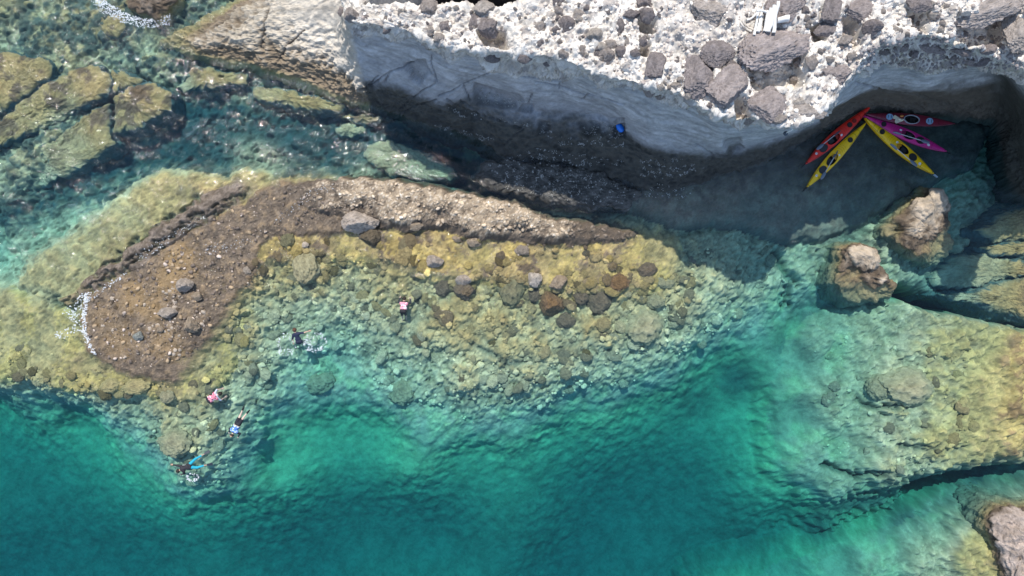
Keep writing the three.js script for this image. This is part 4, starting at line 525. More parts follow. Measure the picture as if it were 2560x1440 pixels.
// ---------------------------------------------------------------- kayaks
const gloss = (c, roughness = .3, o = {}) => new THREE.MeshPhysicalMaterial({ color: new THREE.Color().setRGB(...c), roughness, clearcoat: .3, clearcoatRoughness: .2, ...o });
const BLACK = gloss([.012, .012, .014], .45), SHAFT = gloss([.62, .62, .64], .35), BLADE = gloss([.16, .19, .24], .4), STICKER = gloss([.8, .78, .76], .5), CORD = new THREE.MeshStandardMaterial({ color: 0x111114, roughness: .8 });
function tube(points, r, n = 24, sides = 6) { return new THREE.TubeGeometry(new THREE.CatmullRomCurve3(points.map((p) => new THREE.Vector3(...p))), n, r, sides); }
const deckProfile = (L, W) => { // half width, keel depth and deck height along the boat; s runs from -1 (stern) to 1 (bow)
  const half = (s) => W / 2 * Math.pow(Math.max(0, 1 - Math.pow(Math.abs(s + .06 * (1 - s * s)), 1.85)), .92), sheer = (s) => .17 + .13 * Math.pow(Math.abs(s), 2.6), keel = (s) => -.13 + .2 * Math.pow(Math.abs(s), 5), crown = (s) => (s > 0 ? .075 : .045) * Math.pow(Math.max(0, 1 - s * s), .6);
  return { half, sheer, keel, crown, top: (x, z) => { const s = z / (L / 2), h = half(s); return sheer(s) + crown(s) * (1 - Math.min(1, (x / Math.max(h, .01)) ** 2)); } };
};
function makeKayak(o) {
  const { L, W } = o, P = deckProfile(L, W), g = new THREE.Group(), N = 90, M = 40, pos = [], idx = [], mat = gloss(o.colour, .32);
  const inCockpit = (x, z) => ((x / (o.cw / 2)) ** 2 + ((z - o.cz) / (o.cl / 2)) ** 2) < 1;
  for (let i = 0; i <= N; i++) { const s = -1 + 2 * i / N, h = Math.max(.012, P.half(s)); for (let j = 0; j < M; j++) { const a = j / M * Math.PI * 2, ca = Math.cos(a), sa = Math.sin(a), x = h * Math.sign(ca) * Math.pow(Math.abs(ca), .7); pos.push(x, sa >= 0 ? P.sheer(s) + P.crown(s) * (1 - (x / h) ** 2) * (sa > 0 ? 1 : 0) : lerp(P.sheer(s), P.keel(s), Math.pow(-sa, .55)), s * L / 2); } }
  for (let i = 0; i < N; i++) for (let j = 0; j < M; j++) {
    const a = i * M + j, b = i * M + (j + 1) % M, c = a + M, d = b + M, cx = (pos[a * 3] + pos[d * 3]) / 2, cy = (pos[a * 3 + 1] + pos[d * 3 + 1]) / 2, cz = (pos[a * 3 + 2] + pos[d * 3 + 2]) / 2;
    if (j < M / 2 && inCockpit(cx, cz)) continue; idx.push(a, b, c, b, d, c);
  }
  const hull = new THREE.BufferGeometry(); hull.setAttribute('position', new THREE.Float32BufferAttribute(pos, 3)); hull.setIndex(idx); hull.computeVertexNormals(); part(g, 'hull', hull, mat);
  const cy = P.sheer(o.cz / (L / 2)) + .03, ring = (k) => [...Array(24).keys()].map((t) => { const a = t / 24 * 6.2832; return [Math.cos(a) * o.cw / 2 * k, P.top(Math.cos(a) * o.cw / 2, o.cz + Math.sin(a) * o.cl / 2) + .012, o.cz + Math.sin(a) * o.cl / 2 * k]; });
  part(g, 'cockpit_rim', new THREE.TubeGeometry(new THREE.CatmullRomCurve3(ring(1.03).map((p) => new THREE.Vector3(...p)), true), 60, o.rim ? .034 : .024, 8, true), o.rim ?? mat);
  const tub = new THREE.SphereGeometry(1, 28, 14, 0, 6.2832, Math.PI / 2, Math.PI / 2); tub.scale(o.cw / 2, .24, o.cl / 2); tub.translate(0, cy, o.cz); part(g, 'cockpit', tub, new THREE.MeshStandardMaterial({ color: 0x08090c, roughness: .8, side: THREE.DoubleSide }));
  const seat = new THREE.BoxGeometry(o.cw * .62, .07, .34, 4, 2, 4); { const p = seat.attributes.position; for (let i = 0; i < p.count; i++) p.setY(i, p.getY(i) + .5 * p.getX(i) ** 2 + .2 * p.getZ(i) ** 2); seat.computeVertexNormals(); } seat.translate(0, cy - .15, o.cz - o.cl * .16); part(g, 'seat', seat, BLACK);
  const back = new THREE.CylinderGeometry(.17, .17, .1, 20, 1, true, Math.PI * .6, Math.PI * .8); back.translate(0, cy - .04, o.cz - o.cl * .22); part(g, 'seat_back', back, new THREE.MeshStandardMaterial({ color: 0x15161c, roughness: .8, side: THREE.DoubleSide }));
  if (o.apron) { const ap = new THREE.SphereGeometry(1, 20, 8, 0, Math.PI, 0.2, 1.2); ap.scale(o.cw * .42, .04, o.cl * .3); ap.translate(0, cy - .05, o.cz + o.cl * .18); part(g, 'thigh_brace', ap, gloss(o.apron, .5)); }
  for (const [z, rx, rz, m, straps] of o.hatches) {
    const y = P.top(0, z), hg = new THREE.CylinderGeometry(.94, 1, .05, 32, 1); hg.scale(rx, 1, rz); hg.translate(0, y + .006, z); const hm = part(g, 'hatch', hg, m);
    const tg = new THREE.TorusGeometry(1, .05, 6, 32); tg.rotateX(Math.PI / 2); tg.scale(rx, .35, rz); tg.translate(0, y + .014, z); part(hm, 'hatch_rim', tg, m === BLACK ? CORD : m);
    if (straps) for (const d of [-.45, .45]) part(hm, 'strap', tube([[-rx * 1.05, y - .005, z + d * rz], [0, y + .045, z + d * rz], [rx * 1.05, y - .005, z + d * rz]], .012), CORD);
  }
  for (const f of o.ribs ?? []) { const w = P.half(f / (L / 2)) * .8; part(g, 'deck_rib', tube([[-w, P.top(w, f) + .002, f], [0, P.top(0, f) + .004, f + .08], [w, P.top(w, f) + .002, f]], .007, 16, 5), gloss(o.colour.map((c) => c * .5), .5)); }
  for (const [z0, z1] of [[L * .17, L * .40], [-L * .22, -L * .42]]) for (const sgn of [-1, 1]) { const pts = []; for (let k = 0; k <= 6; k++) { const z = lerp(z0, z1, k / 6), x = sgn * P.half(z / (L / 2)) * .82; pts.push([x, P.top(x, z) + .008, z]); } part(g, 'deck_line', tube(pts, .006, 20, 5), CORD); }
  for (const z of [L * .3, L * .36, -L * .33]) { const w = P.half(z / (L / 2)) * .8; part(g, 'deck_line', tube([[-w, P.top(w, z) + .01, z], [0, P.top(0, z) + .012, z + .05], [w, P.top(w, z) + .01, z]], .006, 10, 5), CORD); }
  for (const [x, z, rx, rz] of o.stickers ?? []) { const sg = new THREE.CylinderGeometry(1, 1, .006, 20); sg.scale(rx, 1, rz); sg.translate(x, P.top(x, z) + .006, z); part(g, 'sticker', sg, STICKER); }
  const rud = new THREE.BoxGeometry(.03, .16, .34); rud.translate(0, .18, -L / 2 - .12); const rm = part(g, 'rudder', rud, o.rudder ?? BLACK); const rh = new THREE.CylinderGeometry(.03, .03, .2, 12); rh.translate(0, .2, -L / 2 + .01); part(rm, 'rudder_pin', rh, BLACK);
  for (const z of [L / 2 - .1, -L / 2 + .16]) part(g, 'toggle', tube([[-.05, P.sheer(z / (L / 2)) + .05, z], [.05, P.sheer(z / (L / 2)) + .05, z]], .014, 6, 8), BLACK);
  return { g, P };
}
// place: stern and bow in the photograph; cockpit and hatch positions are measured along that line
function placeKayak(stern, bow, o, label) {
  const h = .12, [sx, sz] = at(...stern, h), [bx, bz] = at(...bow, h), L = Math.hypot(bx - sx, bz - sz), yaw = Math.atan2(bx - sx, bz - sz);
  const along = (p) => { const [x, z] = at(...p, h + .1); return ((x - sx) * (bx - sx) + (z - sz) * (bz - sz)) / L - L / 2; }, across = (p) => { const [x, z] = at(...p, h + .1); return ((x - sx) * (bz - sz) - (z - sz) * (bx - sx)) / L; };
  const k = makeKayak({ L, W: .66, cl: .86, cw: .47, ...o, cz: along(o.cockpit), hatches: o.hatches.map(([p, rx, rz, m, st]) => [along(p), rx, rz, m, st]), stickers: (o.stickers ?? []).map(([p, rx, rz]) => [across(p) * .8, along(p), rx, rz]), ribs: [.36, .5, .64, .78].map((d) => along(o.cockpit) + .2 + d) });
  k.g.position.set((sx + bx) / 2, .02, (sz + bz) / 2); k.g.rotation.y = yaw; add(k.g, 'kayak', label, 'kayak', 'sea kayaks rafted together in the cove'); k.g.updateMatrixWorld(); return { ...k, along, across, L };
}
const YELLOW = [1, .6, .003], RED = [.85, .03, .016], MAGENTA = [.6, .018, .22], MAROON = [.22, .018, .04], ICE = gloss([.30, .48, .66], .5);
const K1 = placeKayak([2010, 413], [2178, 263], { colour: RED, apron: [.3, .02, .01], cockpit: [2083, 347], hatches: [[[2121, 310], .145, .145, BLACK], [[2133, 301], .12, .12, gloss([.25, .012, .008], .5)], [[2056, 368], .2, .26, BLACK]], stickers: [[[2104, 339], .06, .08], [[2040, 384], .07, .07]] }, 'bright red sea kayak with a paddle across its rear hatch');
const K2 = placeKayak([2014, 470], [2163, 307], { colour: YELLOW, apron: [.5, .26, .02], cockpit: [2078, 398], hatches: [[[2123, 349], .145, .145, BLACK], [[2055, 423], .2, .24, BLACK]], stickers: [[[2098, 389], .06, .06], [[2040, 439], .07, .07]] }, 'yellow sea kayak lying beside the red one, stern pointing at lower left');
const K3 = placeKayak([2331, 436], [2160, 297], { colour: YELLOW, apron: [.6, .26, .01], cockpit: [2254, 375], hatches: [[[2201, 334], .145, .145, BLACK], [[2280, 395], .2, .24, BLACK]], stickers: [[[2243, 356], .07, .09], [[2298, 410], .08, .08]], rudder: gloss([.5, .62, .72], .4) }, 'yellow sea kayak lying beside the magenta one, pale rudder at lower right');
const K4 = placeKayak([2363, 380], [2157, 291], { colour: MAGENTA, apron: [.2, .01, .07], cockpit: [2268, 342], hatches: [[[2206, 316], .145, .145, BLACK], [[2298, 357], .19, .25, BLACK]], stickers: [[[2252, 325], .05, .09], [[2320, 363], .07, .09]] }, 'magenta pink sea kayak between the yellow and the dark maroon one');
const K5 = placeKayak([2383, 311], [2158, 287], { colour: MAROON, cockpit: [2278, 302], rim: gloss([.34, .35, .38], .45), hatches: [[[2222, 297], .17, .19, ICE, true], [[2323, 304], .18, .2, ICE, true]] }, 'dark maroon sea kayak with light blue hatch covers, uppermost of the five');
// paddles lying across the cockpits
function paddle(k, from, to, blade, label) {
  const g = new THREE.Group(), y0 = .30, y1 = .34, A = new THREE.Vector3(...[at(...from, y0)].flatMap(([x, z]) => [x, y0, z])), B = new THREE.Vector3(...[at(...blade, y1)].flatMap(([x, z]) => [x, y1, z]));
  const L = A.distanceTo(B), sh = new THREE.CylinderGeometry(.022, .022, L - .1, 10); sh.rotateX(Math.PI / 2); part(g, 'shaft', sh, SHAFT);
  const bl = new THREE.SphereGeometry(1, 18, 10); bl.scale(.1, .02, .27); { const p = bl.attributes.position; for (let i = 0; i < p.count; i++) p.setY(i, p.getY(i) - 1.4 * p.getX(i) ** 2 + .02); bl.computeVertexNormals(); } const b1 = bl.clone(); b1.translate(0, 0, L / 2); part(g, 'blade', b1, BLADE); const b2 = bl.clone(); b2.rotateZ(1.1); b2.translate(0, -.05, -L / 2 - .16); part(g, 'blade', b2, BLADE);
  g.position.copy(A).add(B).multiplyScalar(.5); g.rotation.order = 'YXZ'; g.rotation.y = Math.atan2(B.x - A.x, B.z - A.z); g.rotation.x = -.03; add(g, 'paddle', label, 'paddle', 'kayak paddles');
}
paddle(K1, [2088, 337], [2059, 360], [2050, 367], 'paddle with grey shaft lying on the red kayak');
paddle(K2, [2086, 392], [2065, 427], [2058, 439], 'paddle with white shaft on the yellow kayak next to the red one');
paddle(K3, [2241, 371], [2272, 397], [2284, 408], 'paddle on the yellow kayak next to the magenta one');
paddle(K4, [2251, 335], [2302, 350], [2313, 354], 'paddle on the magenta kayak');
{ // a pair of cream swim fins and a small orange bag on the maroon deck
  const cream = gloss([.74, .68, .5], .6), P = (p, y) => { const [x, z] = at(...p, y); return [x, y, z]; };
  const fins = [[[2234, 291], [2252, 299], 'upper cream swim fin of the pair on the maroon kayak deck'], [[2238, 304], [2258, 299], 'lower cream swim fin of the pair on the maroon kayak deck']];
  for (const [a, b, label] of fins) {
    const A = P(a, .3), B = P(b, .3), L = Math.hypot(B[0] - A[0], B[2] - A[2]), g = new THREE.Group(), s = new THREE.Shape(); s.moveTo(-.06, L / 2); s.lineTo(-.105, -L / 2 + .05); s.quadraticCurveTo(0, -L / 2 - .05, .105, -L / 2 + .05); s.lineTo(.06, L / 2); s.quadraticCurveTo(0, L / 2 + .04, -.06, L / 2);
    const bg = new THREE.ExtrudeGeometry(s, { depth: .02, bevelEnabled: true, bevelSize: .008, bevelThickness: .006, bevelSegments: 2 }); bg.rotateX(-Math.PI / 2); part(g, 'fin_blade', bg, cream); const fp = new THREE.SphereGeometry(1, 14, 10); fp.scale(.06, .045, .13); fp.translate(0, .03, -L / 2 * .7); part(g, 'foot_pocket', fp, cream);
    g.position.set((A[0] + B[0]) / 2, .265, (A[2] + B[2]) / 2); g.rotation.y = Math.atan2(A[0] - B[0], A[2] - B[2]); add(g, 'swim_fin', label, 'swim fin');
  }
  const bag = new THREE.SphereGeometry(1, 16, 12); bag.scale(.1, .06, .07); { const p = bag.attributes.position; for (let i = 0; i < p.count; i++) { const f = 1 + .15 * n3(p.getX(i) * 20, p.getY(i) * 20, p.getZ(i) * 20); p.setXYZ(i, p.getX(i) * f, p.getY(i) * f, p.getZ(i) * f); } bag.computeVertexNormals(); }
  const bm = mesh(bag, gloss([.62, .22, .04], .6)); bm.position.set(...P([2255, 290], .32)); add(bm, 'pouch', 'small orange pouch on the maroon kayak beside the cream fins', 'pouch');
}
{ // blue float on the ledge
  const p = onTop(1549, 321), g = new THREE.Group(), k = scaleAt(p.y), body = new THREE.LatheGeometry([[0, -.3], [.1, -.29], [.19, -.2], [.225, 0], [.19, .2], [.1, .29], [0, .3]].map(([r, y]) => new THREE.Vector2(r * k * 41, y * k * 41)), 28); body.rotateX(Math.PI / 2); part(g, 'body', body, gloss([.006, .2, .82], .35));
  const eyelet = new THREE.TorusGeometry(.04, .016, 8, 16); for (const s of [-1, 1]) { const e = eyelet.clone(); e.rotateY(Math.PI / 2); e.translate(0, 0, s * .31 * k * 41); part(g, 'eyelet', e, gloss([.01, .03, .12], .5)); }
  g.position.set(p.x, p.y + .2, p.z); g.rotation.y = .55; add(g, 'float', 'bright blue oval float lying on the dark ledge in shadow', 'float');
}
{ // white rope over the cliff tip, with a dark weight
  const a = onTop(1984, 300), [bx, bz] = at(1974, 322, 8.6), g = new THREE.Group(); a.y += .08;
  part(g, 'cord', tube([[a.x + .1, a.y, a.z - .1], [a.x, a.y, a.z], [lerp(a.x, bx, .6), a.y - .1, lerp(a.z, bz, .7)], [bx, 8.9, bz + .1], [bx - .02, 8.3, bz + .12]], .022, 30, 6), new THREE.MeshStandardMaterial({ color: 0xf2f2ee, roughness: .9 }));
  const w = new THREE.SphereGeometry(.11, 16, 12); w.translate(bx - .02, 8.2, bz + .12); part(g, 'weight', w, gloss([.05, .07, .1], .5)); add(g, 'rope', 'short white rope hanging over the cliff tip above the kayaks', 'rope');
}

// ---------------------------------------------------------------- bleached driftwood on the cliff top
{
  scene.updateMatrixWorld(true); const caster = new THREE.Raycaster(), onStones = (px, py) => { const [x, z] = at(px, py, 0); caster.set(eye, new THREE.Vector3(x, -HC, z).normalize()); const hit = caster.intersectObjects(cliff.children.filter((c) => c.name.startsWith('stone')), false)[0], b = onTop(px, py); return hit && hit.point.y > b.y ? hit.point : b; };
  const wood = [0, 1, 2].map((k) => new THREE.MeshStandardMaterial({ color: new THREE.Color().setRGB(...[[.82, .79, .74], [.72, .68, .62], [.66, .6, .53]][k]), roughness: .9, bumpMap: grain, bumpScale: .01 })), G = 'bleached driftwood pile on the cliff top';
  const LOGS = [
    [1944, 4, 1933, 81, .085, 0, .34, 'longest white driftwood pole, right side of the pile, top end highest'], [1936, 13, 1922, 80, .11, 0, .28, 'thick white driftwood log left of the longest pole'], [1928, 20, 1919, 79, .10, 0, .30, 'white driftwood log in the middle of the pile, lower end in shadow'], [1921, 26, 1913, 78, .07, 1, .24, 'thin driftwood pole left of the middle log'], [1911, 8, 1903, 46, .07, 0, .42, 'short white stake pointing up out of the pile, left of centre'], [1910, 36, 1902, 78, .06, 1, .2, 'greyish driftwood stick, fourth from the left in the pile'], [1905, 32, 1894, 80, .085, 0, .24, 'white driftwood log at the left of the pile'], [1898, 22, 1885, 88, .06, 0, .2, 'slanting driftwood stick, leftmost of the upright ones, lower end furthest down'],
    [1892, 27, 1922, 29, .06, 0, .5, 'short driftwood stick lying crosswise near the top of the pile'], [1943, 49, 1971, 48, .15, 0, .3, 'stubby thick white log lying crosswise right of the pile']];
  for (const [ax, ay, bx, by, r, m, up, label] of LOGS) {
    const A = onStones(ax, ay), B = onStones(bx, by), y = Math.max(A.y, B.y) + up * .6, Q = (px, py, h) => { const [x, z] = at(px, py, h); return new THREE.Vector3(x, h, z); }, a = Q(ax, ay, Math.max(A.y + r, y - .1)), b = Q(bx, by, Math.max(B.y + r, y - .25)), L = a.distanceTo(b), g = new THREE.CylinderGeometry(r * .75, r, L, 12, 14), p = g.attributes.position, s = ax * .37;
    for (let i = 0; i < p.count; i++) { const t = p.getY(i), f = 1 + .22 * n3(p.getX(i) * 9 + s, t * 1.4, p.getZ(i) * 9); p.setXYZ(i, p.getX(i) * f + .05 * n2(t * 1.1 + s, 3), t, p.getZ(i) * f + .05 * n2(t * 1.1 + s, 8)); } g.computeVertexNormals();
    const o = mesh(g, wood[m]); o.position.copy(a).add(b).multiplyScalar(.5); o.quaternion.setFromUnitVectors(new THREE.Vector3(0, 1, 0), a.clone().sub(b).normalize()); add(o, 'driftwood_log', label, 'driftwood', G);
  }
  for (const [pts, r, m, label] of [[[[1865, 52], [1876, 48], [1884, 42], [1891, 33]], .05, 0, 'bent white branch reaching left from the driftwood pile'], [[[1850, 57], [1856, 66], [1866, 74], [1879, 81]], .045, 2, 'curved brown branch lying left of the pile, lower of two'], [[[1853, 54], [1860, 62], [1871, 70], [1884, 76]], .04, 2, 'curved brown branch lying left of the pile, upper of two'], [[[1834, 50], [1833, 57], [1829, 63]], .04, 1, 'small curved white stick alone on pale rock, left of the driftwood']]) {
    const o = mesh(tube(pts.map(([x, y]) => { const q = onStones(x, y); return [q.x, q.y + .06, q.z]; }), r, 24, 8), wood[m]); add(o, 'driftwood_branch', label, 'driftwood', G);
  }
}

// ---------------------------------------------------------------- swimmers: one continuous body each, from a distance field
function surfaceNet(f, lo, hi, cell) {
  const n = [0, 1, 2].map((k) => Math.ceil((hi[k] - lo[k]) / cell) + 1), [nx, ny, nz] = n, V = new Float32Array(nx * ny * nz), id = (i, j, k) => (k * ny + j) * nx + i;
  for (let k = 0; k < nz; k++) for (let j = 0; j < ny; j++) for (let i = 0; i < nx; i++) V[id(i, j, k)] = f(lo[0] + i * cell, lo[1] + j * cell, lo[2] + k * cell);
  const P = [], I = [], at3 = new Int32Array(nx * ny * nz).fill(-1), C = [[0, 0, 0], [1, 0, 0], [0, 1, 0], [1, 1, 0], [0, 0, 1], [1, 0, 1], [0, 1, 1], [1, 1, 1]], E = [[0, 1], [2, 3], [4, 5], [6, 7], [0, 2], [1, 3], [4, 6], [5, 7], [0, 4], [1, 5], [2, 6], [3, 7]];
  for (let k = 0; k < nz - 1; k++) for (let j = 0; j < ny - 1; j++) for (let i = 0; i < nx - 1; i++) {
    const v = C.map(([a, b, c]) => V[id(i + a, j + b, k + c)]); let m = 0; for (const q of v) if (q < 0) m++; if (m === 0 || m === 8) continue;
    let x = 0, y = 0, z = 0, w = 0; for (const [a, b] of E) if ((v[a] < 0) !== (v[b] < 0)) { const t = v[a] / (v[a] - v[b]); x += lerp(C[a][0], C[b][0], t); y += lerp(C[a][1], C[b][1], t); z += lerp(C[a][2], C[b][2], t); w++; }
    at3[id(i, j, k)] = P.length / 3; P.push(lo[0] + (i + x / w) * cell, lo[1] + (j + y / w) * cell, lo[2] + (k + z / w) * cell);
  }
  const quad = (a, b, c, d, flip) => { if (a < 0 || b < 0 || c < 0 || d < 0) return; if (flip) I.push(a, c, b, a, d, c); else I.push(a, b, c, a, c, d); };
  for (let k = 1; k < nz - 1; k++) for (let j = 1; j < ny - 1; j++) for (let i = 1; i < nx - 1; i++) {
    const v = V[id(i, j, k)] < 0;
    if (v !== V[id(i + 1, j, k)] < 0) quad(at3[id(i, j - 1, k - 1)], at3[id(i, j, k - 1)], at3[id(i, j, k)], at3[id(i, j - 1, k)], !v);
    if (v !== V[id(i, j + 1, k)] < 0) quad(at3[id(i - 1, j, k - 1)], at3[id(i - 1, j, k)], at3[id(i, j, k)], at3[id(i, j, k - 1)], !v);
    if (v !== V[id(i, j, k + 1)] < 0) quad(at3[id(i - 1, j - 1, k)], at3[id(i, j - 1, k)], at3[id(i, j, k)], at3[id(i - 1, j, k)], !v);
  }
  const g = new THREE.BufferGeometry(); g.setAttribute('position', new THREE.Float32BufferAttribute(P, 3)); g.setIndex(I); g.computeVertexNormals(); return g;
}
const boneField = (bones, k = .035) => (x, y, z) => {
  let d = 1e3;
  for (const [a, b, ra, rb] of bones) { const ex = b[0] - a[0], ey = b[1] - a[1], ez = b[2] - a[2], t = clamp(((x - a[0]) * ex + (y - a[1]) * ey + (z - a[2]) * ez) / (ex * ex + ey * ey + ez * ez + 1e-9)), q = Math.hypot(x - a[0] - ex * t, y - a[1] - ey * t, z - a[2] - ez * t) - lerp(ra, rb, t), h = clamp(.5 + .5 * (d - q) / k); d = lerp(d, q, h) - k * h * (1 - h); }
  return d;
};
const boxOf = (bones, pad) => { const lo = [9, 9, 9], hi = [-9, -9, -9]; for (const [a, b, ra, rb] of bones) for (let c = 0; c < 3; c++) { lo[c] = Math.min(lo[c], a[c] - ra, b[c] - rb); hi[c] = Math.max(hi[c], a[c] + ra, b[c] + rb); } return [lo.map((v) => v - pad), hi.map((v) => v + pad)]; };
// one relaxed open hand, fingers along +z, thumb to +x
const HAND = (() => { const B = [[[0, 0, 0], [0, 0, .08], .024, .036], [[-.02, 0, .03], [-.028, 0, .085], .016, .014], [[.02, 0, .03], [.028, 0, .085], .016, .014]]; for (const [x, l] of [[-.032, .062], [-.011, .08], [.011, .086], [.032, .076]]) B.push([[x, 0, .085], [x * 1.15, -.004, .085 + l * .5], .0095, .009], [[x * 1.15, -.004, .085 + l * .5], [x * 1.2, -.018, .085 + l], .009, .007]); B.push([[.028, -.004, .03], [.06, -.01, .065], .013, .0105], [[.06, -.01, .065], [.068, -.014, .098], .0105, .008]); const [lo, hi] = boxOf(B, .012); return surfaceNet(boneField(B, .006), lo, hi, .005); })();
function makePerson(o, px, py, dir, tilt, y, label) {
  const J = o.joints, S = (p) => p, bones = [], [shL, shR] = [[-.17, .0, .46], [.17, .0, .46]];
  const torso = [[[-.11, 0, .43], [.11, 0, .43], .10, .10], [[0, .01, .46], [0, .0, .16], .115, .105], [[-.06, 0, .14], [.06, 0, .14], .1, .1], [[-.075, 0, -.02], [.075, 0, -.02], .105, .105]], neck = [[[0, .01, .5], [0, .03, .62], .06, .055]], hc = [0, .04, .72];
  const head = [[[0, .055, .72], [0, .02, .74], .09, .088], [[0, -.03, .7], [0, -.05, .67], .06, .048], [[0, -.075, .71], [0, -.085, .7], .02, .017], [[-.088, .01, .71], [-.093, .02, .72], .018, .016], [[.088, .01, .71], [.093, .02, .72], .018, .016]];
  const arm = (s, e, w) => [[s, e, .055, .042], [e, w, .042, .028]], leg = (h, k, a) => [[h, k, .088, .058], [k, a, .058, .038]], foot = (a, t) => [[a, t, .04, .03]];
  const arms = [...arm(shL, J.eL, J.wL), ...arm(shR, J.eR, J.wR)], legs = [...leg([-.09, 0, -.04], J.kL, J.aL), ...leg([.09, 0, -.04], J.kR, J.aR)], feet = [...foot(J.aL, J.tL), ...foot(J.aR, J.tR)];
  bones.push(...torso, ...neck, ...head, ...arms, ...legs, ...feet);
  const skin = new THREE.MeshStandardMaterial({ color: new THREE.Color().setRGB(...(o.skin ?? [.5, .3, .2])), roughness: .5 }), [lo, hi] = boxOf(bones, .03), bodyG = surfaceNet(boneField(bones), lo, hi, .018);
  const geos = [bodyG]; for (const [e, w, s] of [[J.eL, J.wL, -1], [J.eR, J.wR, 1]]) { const h = HAND.clone(), d = new THREE.Vector3(...w).sub(new THREE.Vector3(...e)).normalize(); if (s < 0) { h.scale(-1, 1, 1); const ix = h.index.array; for (let i = 0; i < ix.length; i += 3) [ix[i], ix[i + 1]] = [ix[i + 1], ix[i]]; } h.applyQuaternion(new THREE.Quaternion().setFromUnitVectors(new THREE.Vector3(0, 0, 1), d)); h.translate(w[0] + d.x * .01, w[1] + d.y * .01, w[2] + d.z * .01); h.computeVertexNormals(); geos.push(h); }
  const body = mesh(mergeGeometries(geos), skin);
  const wear = (name, list, grow, colour, clip, rough = .75) => { const f0 = boneField(list), f = (x, y2, z) => Math.max(f0(x, y2, z) - grow, clip ? clip(x, y2, z) : -1), [l, h] = boxOf(list, grow + .04); const g = surfaceNet(f, l, h, .017); return part(body, name, g, colour.isMaterial ? colour : new THREE.MeshStandardMaterial({ color: new THREE.Color().setRGB(...colour), roughness: rough })); };
  for (const w of o.wear) { const list = { torso, arms, legs, head, feet, shirt: [...torso, ...arms.filter((_, i) => i % 2 === 0)], suit: [...torso, ...arms], hips: [...torso.slice(2), legs[0], legs[2]], limbs: [...arms, ...legs] }[w.on]; wear(w.name, list, w.grow, w.colour, w.clip, w.rough); }
  { const m = new THREE.TorusGeometry(.096, .012, 6, 28); m.rotateX(Math.PI / 2 + .15); m.translate(0, .03, .73); m.rotateX(0); const st = new THREE.TorusGeometry(.1, .013, 6, 28); st.translate(0, .02, .7); part(body, 'mask_strap', st, BLACK); part(body, 'snorkel', tube([[.1, -.05, .66], [.12, .05, .7], [.115, .16, .74], [.1, .24, .76]], .013, 16, 8), gloss(o.snorkel ?? [.05, .05, .06], .4)); }
  for (const [a, t, on] of [[J.aL, J.tL, o.fins], [J.aR, J.tR, o.fins]]) if (on) { const A = new THREE.Vector3(...a), d = new THREE.Vector3(...t).sub(A).normalize(), sh = new THREE.Shape(); sh.moveTo(-.05, 0); sh.lineTo(-.09, .3); sh.quadraticCurveTo(0, .35, .09, .3); sh.lineTo(.05, 0); const fg = new THREE.ExtrudeGeometry(sh, { depth: .015, bevelEnabled: true, bevelSize: .006, bevelThickness: .005, bevelSegments: 1 }); fg.applyQuaternion(new THREE.Quaternion().setFromUnitVectors(new THREE.Vector3(0, 1, 0), d)); fg.translate(t[0], t[1], t[2]); part(body, 'swim_fin', fg, gloss(on, .5)); }
  const [x, z] = at(px, py, y), root = body; root.position.set(x, y, z); root.rotation.order = 'YXZ'; root.rotation.y = Math.atan2(dir[0], dir[1]); root.rotation.x = tilt; add(root, 'person', label, 'person', 'snorkellers in the water'); return root;
}
const flat = { eL: [-.34, -.16, .5], wL: [-.3, -.26, .72], eR: [.34, -.16, .5], wR: [.3, -.26, .72], kL: [-.1, -.05, -.46], aL: [-.12, -.03, -.86], tL: [-.14, -.03, -1.04], kR: [.1, -.08, -.46], aR: [.13, -.05, -.86], tR: [.16, -.06, -1.04] };
const hang = { ...flat, kL: [-.1, -.36, -.2], aL: [-.11, -.72, -.34], tL: [-.11, -.8, -.5], kR: [.1, -.34, -.22], aR: [.11, -.7, -.38], tR: [.11, -.78, -.54] };
const zBetween = (a, b) => (x, y, z) => Math.max(z - b, a - z);
// a bright pattern printed on the pink vests
function printed(base, spots, seed) { const N = 128, d = new Uint8Array(N * N * 4), r = mulberry(seed), blobs = [...Array(46)].map(() => [r() * N, r() * N, 3 + r() * 9, Math.floor(r() * spots.length)]); for (let y = 0; y < N; y++) for (let x = 0; x < N; x++) { let c = base; for (const [a, b, q, k] of blobs) if ((x - a) ** 2 + (y - b) ** 2 * 2 < q * q) c = spots[k]; d.set([...c, 255], (y * N + x) * 4); } const t = new THREE.DataTexture(d, N, N); t.colorSpace = THREE.SRGBColorSpace; t.wrapS = t.wrapT = THREE.RepeatWrapping; t.magFilter = THREE.LinearFilter; t.needsUpdate = true; return new THREE.MeshStandardMaterial({ map: t, roughness: .8 }); }
const pinkPrint = printed([238, 150, 165], [[250, 225, 228], [190, 90, 110], [255, 245, 245]], 3), pinkPrint2 = printed([212, 120, 138], [[250, 235, 238], [30, 24, 34], [240, 170, 185]], 4), bluePrint = printed([90, 135, 205], [[200, 220, 245], [60, 95, 170], [235, 242, 250]], 5);
const planar = (m) => { const p = m.geometry.attributes.position, u = new Float32Array(p.count * 2); for (let i = 0; i < p.count; i++) { u[i * 2] = p.getX(i) * 2; u[i * 2 + 1] = p.getZ(i) * 2; } m.geometry.setAttribute('uv', new THREE.BufferAttribute(u, 2)); };
const HAIR = [.025, .016, .012];
